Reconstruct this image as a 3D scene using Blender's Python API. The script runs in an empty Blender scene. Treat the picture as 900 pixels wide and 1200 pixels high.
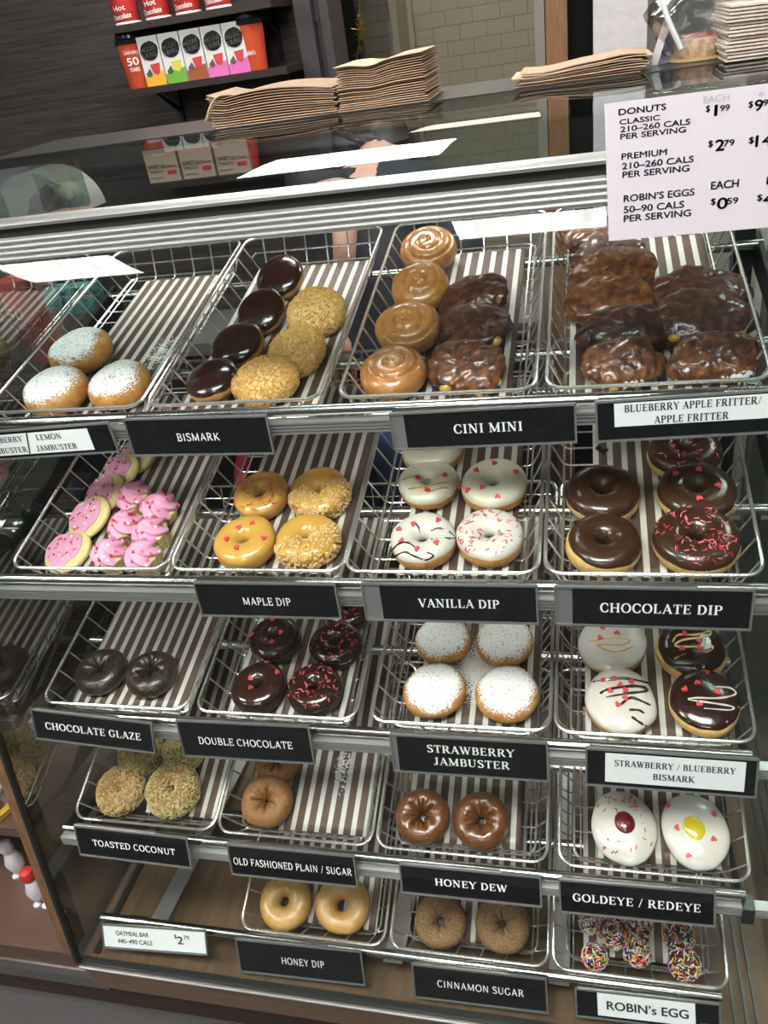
import bpy, math, random
import numpy as np
from mathutils import Matrix, Vector
rnd = random.Random(7); nrg = np.random.default_rng(7)
sc = bpy.context.scene
COL = sc.collection
Z = 1.29            # height of the top shelf's front edge above the floor
# ------------------------------------------------------------------ camera
CAM = np.array([0.804, -0.940, Z + 0.417]); FPX = 945.0
YAW, PITCH, ROLL = 0.289, 0.546, 0.161
def cam_axes():
    cy, sy, cp, sp = math.cos(YAW), math.sin(YAW), math.cos(PITCH), math.sin(PITCH)
    fw = np.array([-sy*cp, cy*cp, -sp]); rt = np.array([cy, sy, 0.0]); dn = np.cross(fw, rt)
    cr, sr = math.cos(ROLL), math.sin(ROLL)
    return rt*cr + dn*sr, -rt*sr + dn*cr, fw
RT, DN, FW = cam_axes()
cd = bpy.data.cameras.new('camera'); cam = bpy.data.objects.new('camera', cd); COL.objects.link(cam)
M = Matrix(((RT[0], -DN[0], -FW[0]), (RT[1], -DN[1], -FW[1]), (RT[2], -DN[2], -FW[2]))).to_4x4()
M.translation = Vector(CAM); cam.matrix_world = M
cd.sensor_fit = 'VERTICAL'; cd.sensor_height = 24.0; cd.lens = FPX/1200*24; cd.clip_start = 0.02; cd.clip_end = 60
sc.camera = cam
# ------------------------------------------------------------------ world, exposure, ceiling light strength
w = bpy.data.worlds.new('room_air'); sc.world = w; w.use_nodes = True
bgn = w.node_tree.nodes['Background']; bgn.inputs[0].default_value = (0.80, 0.82, 0.86, 1); bgn.inputs[1].default_value = 0.12
sc.view_settings.view_transform = 'Standard'; sc.view_settings.look = 'None'
sc.view_settings.exposure = 0.0; sc.view_settings.gamma = 1.0; sc.view_settings.use_curve_mapping = False
PANEL_POWER = 32.0
CEIL = Z + 1.6
# ------------------------------------------------------------------ helpers
def ray(px, py): return RT*((px-450)/FPX) + DN*((py-600)/FPX) + FW
def at_y(px, py, y): v = ray(px, py); return CAM + v*((y-CAM[1])/v[1])
def at_plane(px, py, p0, n): v = ray(px, py); return CAM + v*(np.dot(np.array(p0)-CAM, n)/np.dot(v, n))
def tag(o, label=None, cat=None, group=None, kind=None):
    if label: o['label'] = label
    if cat: o['category'] = cat
    if group: o['group'] = group
    if kind: o['kind'] = kind
    return o
def link(o, parent=None):
    COL.objects.link(o)
    if parent is not None: o.parent = parent
    return o
def empty(name, loc=(0,0,0), rot=None, parent=None):
    o = bpy.data.objects.new(name, None); o.empty_display_size = .02; link(o, parent)
    if rot is not None: o.matrix_basis = Matrix.Translation(Vector(loc)) @ rot.to_4x4()
    else: o.location = loc
    return o
class MB:
    def __init__(s): s.v = []; s.f = []; s.m = []; s.uv = {}
    def add(s, V, F, mi=0):
        b = len(s.v); s.v += [tuple(map(float, q)) for q in V]
        for f in F: s.f.append(tuple(b+i for i in f)); s.m.append(mi)
    def box(s, x0, y0, z0, x1, y1, z1, mi=0, mat=None):
        V = [(x0,y0,z0),(x1,y0,z0),(x1,y1,z0),(x0,y1,z0),(x0,y0,z1),(x1,y0,z1),(x1,y1,z1),(x0,y1,z1)]
        if mat is not None: V = [tuple(mat @ Vector(q)) for q in V]
        s.add(V, [(0,3,2,1),(4,5,6,7),(0,1,5,4),(1,2,6,5),(2,3,7,6),(3,0,4,7)], mi); return s
    def tube(s, pts, r, n=6, closed=False, mi=0, cap=True):
        P = [np.array(p, float) for p in pts]; N = len(P); rings = []; prev = None
        rr = r if hasattr(r, '__len__') else [r]*N
        for i in range(N):
            if closed: t = P[(i+1) % N]-P[i-1]
            else: t = P[min(i+1, N-1)]-P[max(i-1, 0)]
            t = t/(np.linalg.norm(t)+1e-12)
            if prev is None:
                a = np.array([0,0,1.]) if abs(t[2]) < .9 else np.array([1.,0,0])
            else: a = prev
            u = a-t*np.dot(a, t); u /= np.linalg.norm(u)+1e-12; prev = u; w_ = np.cross(t, u)
            rings.append([P[i]+rr[i]*(math.cos(2*math.pi*k/n)*u+math.sin(2*math.pi*k/n)*w_) for k in range(n)])
        V = [q for R_ in rings for q in R_]; F = []
        for i in range(N if closed else N-1):
            j = (i+1) % N
            for k in range(n): F.append((i*n+k, i*n+(k+1) % n, j*n+(k+1) % n, j*n+k))
        if not closed and cap: F.append(tuple(range(n))[::-1]); F.append(tuple((N-1)*n+k for k in range(n)))
        s.add(V, F, mi); return s
    def grid(s, A, cu=False, cv=False, mi=0):
        nu, nv = A.shape[:2]; F = []
        for i in range(nu if cu else nu-1):
            for j in range(nv if cv else nv-1):
                a, b = (i+1) % nu, (j+1) % nv
                F.append((i*nv+j, a*nv+j, a*nv+b, i*nv+b))
        s.add(A.reshape(-1, 3), F, mi); return s
    def lathe(s, prof, n=24, c=(0,0,0), mi=0):
        th = np.linspace(0, 2*math.pi, n, endpoint=False)
        A = np.array([[(c[0]+r*math.cos(t), c[1]+r*math.sin(t), c[2]+z) for r, z in prof] for t in th])
        return s.grid(A, cu=True, mi=mi)
    def prism(s, poly, axis, a, b, mi=0):       # closed 2D polygon extruded along an axis
        n = len(poly)
        def p3(q, t): return {'x': (t, q[0], q[1]), 'y': (q[0], t, q[1]), 'z': (q[0], q[1], t)}[axis]
        V = [p3(q, a) for q in poly]+[p3(q, b) for q in poly]
        F = [tuple(range(n)), tuple(range(2*n-1, n-1, -1))]+[(i, (i+1) % n, n+(i+1) % n, n+i) for i in range(n)]
        s.add(V, F, mi); return s
    def mesh(s, name, mats, smooth=True):
        me = bpy.data.meshes.new(name); me.from_pydata(s.v, [], s.f)
        for m_ in (mats if isinstance(mats, (list, tuple)) else [mats]): me.materials.append(m_)
        if len(s.m): me.polygons.foreach_set('material_index', s.m)
        me.polygons.foreach_set('use_smooth', [smooth]*len(s.f))
        import bmesh
        bm = bmesh.new(); bm.from_mesh(me); bmesh.ops.recalc_face_normals(bm, faces=bm.faces)
        if smooth:
            for e in bm.edges:
                if len(e.link_faces) == 2 and e.calc_face_angle(0) > .7: e.smooth = False
        bm.to_mesh(me); bm.free(); me.update(); return me
    def build(s, name, mats, parent=None, smooth=True, loc=(0,0,0)):
        o = bpy.data.objects.new(name, s.mesh(name, mats, smooth)); o.location = loc; return link(o, parent)
def sline(pts, n=8):   # Catmull-Rom through points
    P = [np.array(p, float) for p in pts]; P = [2*P[0]-P[1]]+P+[2*P[-1]-P[-2]]; out = []
    for i in range(1, len(P)-2):
        for k in range(n):
            t = k/n; a, b, c, d = P[i-1:i+3]
            out.append(.5*((2*b)+(c-a)*t+(2*a-5*b+4*c-d)*t*t+(3*b-a-3*c+d)*t**3))
    out.append(P[-2]); return out
def rrect(x0, y0, x1, y1, r, z=0, n=5):
    out = []
    for cx, cy, a0 in ((x1-r, y1-r, 0), (x0+r, y1-r, 90), (x0+r, y0+r, 180), (x1-r, y0+r, 270)):
        for k in range(n+1):
            a = math.radians(a0+90*k/n); out.append((cx+r*math.cos(a), cy+r*math.sin(a), z))
    return out
# ------------------------------------------------------------------ materials
def mat(name, col, rough=.5, metal=0, **k):
    m = bpy.data.materials.new(name); m.use_nodes = True; nt = m.node_tree; b = nt.nodes['Principled BSDF']
    b.inputs['Base Color'].default_value = (*col, 1); b.inputs['Roughness'].default_value = rough; b.inputs['Metallic'].default_value = metal
    if k.get('coat'): b.inputs['Coat Weight'].default_value = k['coat']; b.inputs['Coat Roughness'].default_value = k.get('coatr', .08)
    if k.get('sss'): b.inputs['Subsurface Weight'].default_value = k['sss']; b.inputs['Subsurface Radius'].default_value = (.01, .005, .003)
    if k.get('emit'): b.inputs['Emission Color'].default_value = (*k['emit'][0], 1); b.inputs['Emission Strength'].default_value = k['emit'][1]
    if k.get('spec') is not None: b.inputs['Specular IOR Level'].default_value = k['spec']
    n2 = k.get('noise')      # (scale, colour2, lo, hi[, stretch])
    N = nt.nodes; L = nt.links; KN, KB = (1, 1) if 'stretch' in k else (3.5, 4)
    if n2 or k.get('bump'):
        tc = N.new('ShaderNodeTexCoord'); mp = N.new('ShaderNodeMapping'); L.new(tc.outputs['Object'], mp.inputs[0])
        mp.inputs['Scale'].default_value = k.get('stretch', (1,1,1))
    if n2:
        nz = N.new('ShaderNodeTexNoise'); nz.inputs['Scale'].default_value = n2[0]*KN; nz.inputs['Detail'].default_value = 5; L.new(mp.outputs[0], nz.inputs['Vector'])
        cr = N.new('ShaderNodeValToRGB'); cr.color_ramp.elements[0].position = n2[2]; cr.color_ramp.elements[1].position = n2[3]
        cr.color_ramp.elements[0].color = (*col, 1); cr.color_ramp.elements[1].color = (*n2[1], 1)
        L.new(nz.outputs[0], cr.inputs[0]); L.new(cr.outputs[0], b.inputs['Base Color'])
    if k.get('bump'):        # (scale, strength, distance)
        nb = N.new('ShaderNodeTexNoise'); nb.inputs['Scale'].default_value = k['bump'][0]*KB; nb.inputs['Detail'].default_value = 4; L.new(mp.outputs[0], nb.inputs['Vector'])
        bp = N.new('ShaderNodeBump'); bp.inputs['Strength'].default_value = k['bump'][1]; bp.inputs['Distance'].default_value = k['bump'][2]
        L.new(nb.outputs[0], bp.inputs['Height']); L.new(bp.outputs[0], b.inputs['Normal'])
    return m
def glass_mat(name, tint, reflect, rough=.0):
    m = bpy.data.materials.new(name); m.use_nodes = True; nt = m.node_tree; N = nt.nodes; L = nt.links; N.clear()
    out = N.new('ShaderNodeOutputMaterial'); mx = N.new('ShaderNodeMixShader'); tr = N.new('ShaderNodeBsdfTransparent'); gl = N.new('ShaderNodeBsdfGlossy')
    tr.inputs[0].default_value = (*tint, 1); gl.inputs['Roughness'].default_value = rough; gl.inputs[0].default_value = (1,1,1,1)
    fr = N.new('ShaderNodeFresnel'); fr.inputs[0].default_value = 1.5
    mu = N.new('ShaderNodeMath'); mu.operation = 'MULTIPLY_ADD'; mu.inputs[1].default_value = .55; mu.inputs[2].default_value = reflect; mu.use_clamp = True
    geo = N.new('ShaderNodeNewGeometry'); bk = N.new('ShaderNodeMath'); bk.operation = 'SUBTRACT'; bk.inputs[0].default_value = 1.0
    L.new(geo.outputs['Backfacing'], bk.inputs[1]); m2 = N.new('ShaderNodeMath'); m2.operation = 'MULTIPLY'
    L.new(fr.outputs[0], mu.inputs[0]); L.new(mu.outputs[0], m2.inputs[0]); L.new(bk.outputs[0], m2.inputs[1])
    L.new(m2.outputs[0], mx.inputs[0]); L.new(tr.outputs[0], mx.inputs[1]); L.new(gl.outputs[0], mx.inputs[2]); L.new(mx.outputs[0], out.inputs[0])
    return m
def uv_mat(name, fn, rough=.6, **k):
    m = mat(name, (1,1,1), rough, **k); nt = m.node_tree; fn(nt.nodes, nt.links, nt.nodes['Principled BSDF']); return m
STEEL = mat('brushed_steel', (.55,.54,.52), .20, 1.0, noise=(60, (.40,.39,.37), .35, .7), stretch=(.05,6,6))
ALU = mat('ribbed_aluminium', (.66,.66,.65), .42, .95)
CHROME = mat('chrome_wire', (.88,.87,.84), .27, .92)
DARKSTEEL = mat('dark_steel', (.10,.10,.095), .35, .9)
BLACK = mat('black_plastic', (.006,.006,.007), .32)
BLACKPANEL = mat('black_sign_panel', (.004,.004,.005), .22, noise=(25, (.010,.010,.011), .4, .8))
HOLDER = mat('clear_grey_holder', (.26,.26,.26), .25, .5)
WHITE_PRINT = mat('white_print', (.86,.86,.84), .5)
PAPER = mat('white_paper', (.80,.80,.82), .45, bump=(90,.1,.001))
DARKPRINT = mat('dark_print', (.012,.012,.014), .5)
TEALPRINT = mat('slate_teal_print', (.035,.075,.095), .5)
GLAREPRINT = mat('glare_paled_print', (.36,.34,.37), .5)  # print colour paled to paint in the glare washing over it
LILAC = mat('glossy_lilac_card', (.60,.555,.605), .25, coat=.2)
GLASS = glass_mat('front_glass', (.965,.985,.975), 0.012)
SIDEGLASS = glass_mat('tinted_side_glass', (.66,.74,.70), 0.26)
TOPGLASS = glass_mat('bent_top_glass', (.78,.84,.85), 0.03)
GASKET = mat('black_gasket', (.012,.012,.010), .4)
def wood(name, c1, c2, axis=(1,1,1), rough=.45, sc_=9):
    return mat(name, c1, rough, noise=(sc_, c2, .32, .68), stretch=axis, bump=(sc_*4, .08, .001))
DECKWOOD = wood('deck_wood_laminate', (.092,.054,.028), (.148,.092,.050), (8,1.2,3))
BASEWOOD = wood('base_wood_laminate', (.155,.090,.058), (.215,.130,.085), (1.2,6,9))
TOEWOOD = wood('dark_kick_wood', (.045,.024,.018), (.075,.042,.032), (1.2,6,10))
POSTWOOD = wood('warm_oak', (.15,.068,.028), (.24,.115,.050), (30,30,2), sc_=5)
SHELFWOOD = wood('dark_walnut_board', (.016,.009,.007), (.03,.017,.013), (2,10,10))
NWOOD = wood('rosy_plywood', (.085,.046,.034), (.12,.070,.052), (2,2,7), sc_=6)
FLOORM = mat('speckled_rubber_floor', (.055,.052,.052), .75, noise=(420, (.13,.125,.12), .55, .68), bump=(300,.2,.001), stretch=(1,1,1))
CEILM = mat('ceiling_tile', (.62,.61,.58), .9)
def wall_panel(N, L, b):
    tc = N.new('ShaderNodeTexCoord'); mp = N.new('ShaderNodeMapping'); mp.inputs['Scale'].default_value = (1.6,1,34); L.new(tc.outputs['Object'], mp.inputs[0])
    nz = N.new('ShaderNodeTexNoise'); nz.inputs['Scale'].default_value = 3.2; nz.inputs['Detail'].default_value = 7; nz.inputs['Distortion'].default_value = .5; L.new(mp.outputs[0], nz.inputs['Vector'])
    cr = N.new('ShaderNodeValToRGB'); cr.color_ramp.elements[0].position = .33; cr.color_ramp.elements[1].position = .66
    cr.color_ramp.elements[0].color = (.018,.013,.011,1); cr.color_ramp.elements[1].color = (.050,.040,.036,1)
    L.new(nz.outputs[0], cr.inputs[0])
    bt = N.new('ShaderNodeTexBrick'); bt.inputs['Scale'].default_value = 1; bt.inputs['Brick Width'].default_value = .34; bt.inputs['Row Height'].default_value = .32; bt.inputs['Mortar Size'].default_value = .0012
    sx = N.new('ShaderNodeSeparateXYZ'); cx = N.new('ShaderNodeCombineXYZ'); L.new(tc.outputs['Object'], sx.inputs[0]); L.new(sx.outputs[0], cx.inputs[0]); L.new(sx.outputs[2], cx.inputs[1]); L.new(cx.outputs[0], bt.inputs['Vector'])
    bt.inputs['Color1'].default_value = (1,1,1,1); bt.inputs['Color2'].default_value = (.82,.80,.78,1); bt.inputs['Mortar'].default_value = (.45,.45,.45,1)
    mx = N.new('ShaderNodeMix'); mx.data_type = 'RGBA'; mx.blend_type = 'MULTIPLY'; mx.inputs[0].default_value = 1
    L.new(cr.outputs[0], mx.inputs[6]); L.new(bt.outputs[0], mx.inputs[7]); L.new(mx.outputs[2], b.inputs['Base Color'])
    bp = N.new('ShaderNodeBump'); bp.inputs['Strength'].default_value = .5; bp.inputs['Distance'].default_value = .003; L.new(nz.outputs[0], bp.inputs['Height']); L.new(bp.outputs[0], b.inputs['Normal'])
WALLDARK = uv_mat('dark_grained_wall_panel', wall_panel, .5)
def brick_wall(N, L, b):
    tc = N.new('ShaderNodeTexCoord'); sx = N.new('ShaderNodeSeparateXYZ'); cx = N.new('ShaderNodeCombineXYZ')
    L.new(tc.outputs['Object'], sx.inputs[0]); L.new(sx.outputs[0], cx.inputs[0]); L.new(sx.outputs[2], cx.inputs[1])
    bt = N.new('ShaderNodeTexBrick'); bt.inputs['Scale'].default_value = 1; bt.inputs['Brick Width'].default_value = .125; bt.inputs['Row Height'].default_value = .0625; bt.inputs['Mortar Size'].default_value = .0022; bt.inputs['Mortar Smooth'].default_value = .6
    bt.inputs['Color1'].default_value = (.41,.36,.265,1); bt.inputs['Color2'].default_value = (.44,.39,.29,1); bt.inputs['Mortar'].default_value = (.37,.33,.25,1)
    L.new(cx.outputs[0], bt.inputs['Vector']); L.new(bt.outputs[0], b.inputs['Base Color'])
    bp = N.new('ShaderNodeBump'); bp.inputs['Strength'].default_value = .8; bp.inputs['Distance'].default_value = .004; bp.invert = True
    L.new(bt.outputs['Fac'], bp.inputs['Height']); L.new(bp.outputs[0], b.inputs['Normal'])
BRICK = uv_mat('painted_beige_block', brick_wall, .6)
BEIGE = mat('beige_paint', (.40,.36,.27), .7)
WHITEWALL = mat('off_white_paint', (.50,.47,.47), .6, noise=(14, (.54,.51,.51), .4, .6))
FRAMEM = mat('dark_plum_door_frame', (.040,.030,.032), .45)
GREYFRAME = mat('grey_door_frame', (.22,.20,.17), .5)
VOID = mat('gap_shade_black', (.004,.004,.004), .8)  # near-black colour paints in the shade inside the wall gaps
COUNTER = mat('dark_counter_laminate', (.022,.017,.015), .4)
# striped greaseproof liner: stripes follow the sheet's own x
def stripe(N, L, b, period=.0205, duty=.40):
    tc = N.new('ShaderNodeTexCoord'); sx = N.new('ShaderNodeSeparateXYZ'); L.new(tc.outputs['UV'], sx.inputs[0])
    dv = N.new('ShaderNodeMath'); dv.operation = 'DIVIDE'; dv.inputs[1].default_value = period; L.new(sx.outputs[0], dv.inputs[0])
    fr = N.new('ShaderNodeMath'); fr.operation = 'FRACT'; L.new(dv.outputs[0], fr.inputs[0])
    lt = N.new('ShaderNodeMath'); lt.operation = 'LESS_THAN'; lt.inputs[1].default_value = duty; L.new(fr.outputs[0], lt.inputs[0])
    nz = N.new('ShaderNodeTexNoise'); nz.inputs['Scale'].default_value = 60; L.new(tc.outputs['Object'], nz.inputs['Vector'])
    mx = N.new('ShaderNodeMix'); mx.data_type = 'RGBA'; L.new(lt.outputs[0], mx.inputs[0])
    m1 = N.new('ShaderNodeMix'); m1.data_type = 'RGBA'; m1.inputs[6].default_value = (.075,.043,.033,1); m1.inputs[7].default_value = (.105,.063,.049,1); L.new(nz.outputs[0], m1.inputs[0])
    L.new(m1.outputs[2], mx.inputs[6]); mx.inputs[7].default_value = (.60,.57,.50,1); L.new(mx.outputs[2], b.inputs['Base Color'])
    bp = N.new('ShaderNodeBump'); bp.inputs['Strength'].default_value = .25; bp.inputs['Distance'].default_value = .002; L.new(nz.outputs[0], bp.inputs['Height']); L.new(bp.outputs[0], b.inputs['Normal'])
LINER = uv_mat('brown_white_striped_greaseproof', stripe, .55)
KRAFT = mat('kraft_paper', (.36,.245,.155), .75, noise=(35, (.44,.31,.21), .35, .65), bump=(120,.15,.001))
KRAFTPALE = mat('pale_kraft_paper', (.62,.47,.32), .75, bump=(60,.2,.001))
KRAFTCARD = mat('kraft_carton', (.40,.29,.215), .7)
# baked goods
CRUST = mat('fried_dough', (.42,.20,.055), .42, noise=(45, (.60,.34,.11), .35, .7), sss=.08, bump=(160,.15,.0006))
YCRUST = mat('yeast_dough', (.42,.175,.035), .45, noise=(22, (.56,.29,.075), .36, .68), sss=.08, bump=(160,.12,.0006))
PALECRUST = mat('pale_yeast_dough', (.62,.37,.12), .5, noise=(30, (.72,.50,.20), .38, .66), sss=.08)
GLAZED = mat('glazed_golden_dough', (.50,.265,.070), .4, noise=(20, (.60,.36,.12), .35, .7), coat=.35, coatr=.2, sss=.08, bump=(45,.4,.0015))
CINIDOUGH = mat('glazed_cinnamon_bun_dough', (.34,.135,.035), .32, noise=(22, (.48,.215,.062), .35, .7), coat=.55, coatr=.15, sss=.06, bump=(60,.25,.0015))
HONEYDEW = mat('dark_honey_glazed_cake', (.115,.036,.009), .3, noise=(40, (.20,.070,.017), .35, .7), coat=.8, coatr=.12, bump=(60,.8,.002))
PLAINCAKE = mat('plain_cake_dough', (.23,.098,.028), .6, noise=(60, (.33,.155,.052), .35, .7), bump=(220,.4,.0008))
CINSUGAR = mat('cinnamon_sugar_coat', (.15,.072,.028), .85, noise=(160, (.36,.22,.11), .42, .62), bump=(140,.8,.001))
CHOCCAKE = mat('chocolate_cake', (.024,.013,.009), .5, noise=(60, (.038,.020,.013), .35, .7), bump=(200,.3,.0008))
CHOCGLAZE = mat('glazed_chocolate_cake', (.020,.010,.006), .36, noise=(50, (.10,.068,.048), .50, .80), coat=.6, coatr=.2, bump=(60,.8,.002))
CHOC = mat('chocolate_icing', (.046,.018,.008), .25, coat=.5, coatr=.12, bump=(9,.3,.004))
DARKCHOC = mat('dark_chocolate_icing', (.026,.009,.005), .2, coat=.7, coatr=.07, bump=(9,.35,.004))
MAPLE = mat('maple_icing', (.60,.335,.070), .25, coat=.6, coatr=.08, sss=.1, bump=(22,.12,.001))
VANILLA = mat('vanilla_icing', (.68,.64,.50), .28, coat=.5, coatr=.1, sss=.05, bump=(9,.3,.004))
WHITEICE = mat('white_icing', (.66,.62,.555), .28, coat=.5, coatr=.1, sss=.05, bump=(9,.35,.005))
PINKICE = mat('pink_icing', (.74,.34,.50), .4, sss=.1, bump=(40,.2,.001))
PINKFROST = mat('pink_buttercream', (.74,.33,.50), .45, sss=.03)
COOKIE = mat('sugar_cookie', (.68,.55,.22), .65, noise=(50, (.76,.64,.30), .35, .65), bump=(120,.3,.0008))
CUPCAKE = mat('vanilla_cupcake', (.72,.55,.20), .6, noise=(50, (.80,.65,.30), .35, .65))
CUPLINER = mat('pleated_paper_cup', (.66,.55,.27), .6)
REDHEART = mat('red_heart_candy', (.70,.045,.055), .4, noise=(300, (.80,.25,.25), .5, .75))
PINKHEART = mat('pink_heart_candy', (.80,.12,.22), .4)
REDSPR = mat('red_sprinkle', (.55,.02,.035), .4); PINKSPR = mat('pink_sprinkle', (.80,.16,.24), .4)
WHITESPR = mat('white_sprinkle', (.85,.82,.80), .4); BLUESPR = mat('blue_sprinkle', (.06,.12,.50), .4)
YELSPR = mat('yellow_sprinkle', (.80,.55,.05), .4); GREENSPR = mat('green_sprinkle', (.10,.40,.10), .4); ORSPR = mat('orange_sprinkle', (.80,.25,.03), .4)
NUTS = mat('chopped_peanut', (.62,.38,.13), .55, noise=(90, (.76,.56,.28), .35, .65))
CRUMB = mat('toasted_crumb', (.52,.27,.06), .6, noise=(120, (.66,.40,.12), .35, .65))
COCO = mat('toasted_coconut', (.46,.30,.115), .7, noise=(150, (.60,.45,.22), .35, .65))
COCODARK = mat('greenish_toasted_coconut', (.34,.28,.09), .7, noise=(150, (.62,.53,.26), .35, .65))
JELLY = mat('red_jelly', (.11,.006,.012), .12, coat=.8, noise=(120, (.20,.015,.02), .4, .7), bump=(80,.4,.002))
LEMON = mat('lemon_custard', (.62,.50,.02), .2, coat=.6, bump=(60,.2,.002))
FRITTER = mat('glazed_fritter', (.060,.018,.008), .42, noise=(22, (.25,.085,.020), .38, .70), coat=.65, coatr=.13, spec=.4, bump=(34,.7,.003))
FRITTERD = mat('dark_glazed_fritter', (.036,.013,.009), .42, noise=(22, (.15,.050,.018), .42, .74), coat=.65, coatr=.13, spec=.4, bump=(34,.7,.003))
APPLE = mat('apple_filling', (.50,.30,.05), .35, coat=.4, bump=(60,.3,.002))
def sugar_mat(name, dens, scale=420):
    m = mat(name, (.86,.85,.83), .9); nt = m.node_tree; N = nt.nodes; L = nt.links; b = N['Principled BSDF']
    tc = N.new('ShaderNodeTexCoord'); nz = N.new('ShaderNodeTexNoise'); nz.inputs['Scale'].default_value = scale; nz.inputs['Detail'].default_value = 1; L.new(tc.outputs['Object'], nz.inputs['Vector'])
    n2 = N.new('ShaderNodeTexNoise'); n2.inputs['Scale'].default_value = 38; n2.inputs['Detail'].default_value = 3; L.new(tc.outputs['Object'], n2.inputs['Vector'])
    uv = N.new('ShaderNodeSeparateXYZ'); L.new(tc.outputs['UV'], uv.inputs[0])
    a = N.new('ShaderNodeMath'); a.operation = 'MULTIPLY_ADD'; a.inputs[1].default_value = .3; L.new(n2.outputs[0], a.inputs[0]); L.new(nz.outputs[0], a.inputs[2])
    c = N.new('ShaderNodeMath'); c.operation = 'MULTIPLY_ADD'; c.inputs[1].default_value = .55; L.new(uv.outputs[1], c.inputs[0]); L.new(a.outputs[0], c.inputs[2])
    mr = N.new('ShaderNodeMapRange'); mr.inputs[1].default_value = dens; mr.inputs[2].default_value = dens+.06; L.new(c.outputs[0], mr.inputs[0]); L.new(mr.outputs[0], b.inputs['Alpha'])
    return m
SUGAR = sugar_mat('powdered_sugar', 1.04, 430); SUGARTHICK = sugar_mat('thick_powdered_sugar', 1.0, 480); SPILL = sugar_mat('spilled_powdered_sugar', 1.16, 300)
# ------------------------------------------------------------------ lettering
T_SERIF, T_FLARE = (.19, .075, True), (.15, .10, False)
def arc(cx, cy, rx, ry, a0, a1, n=14): return [(cx+rx*math.cos(math.radians(a0+(a1-a0)*k/n)), cy+ry*math.sin(math.radians(a0+(a1-a0)*k/n))) for k in range(n+1)]
def c2(pts): return [(p[0], p[1]) for p in sline([(x, y, 0) for x, y in pts], 6)]
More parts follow.
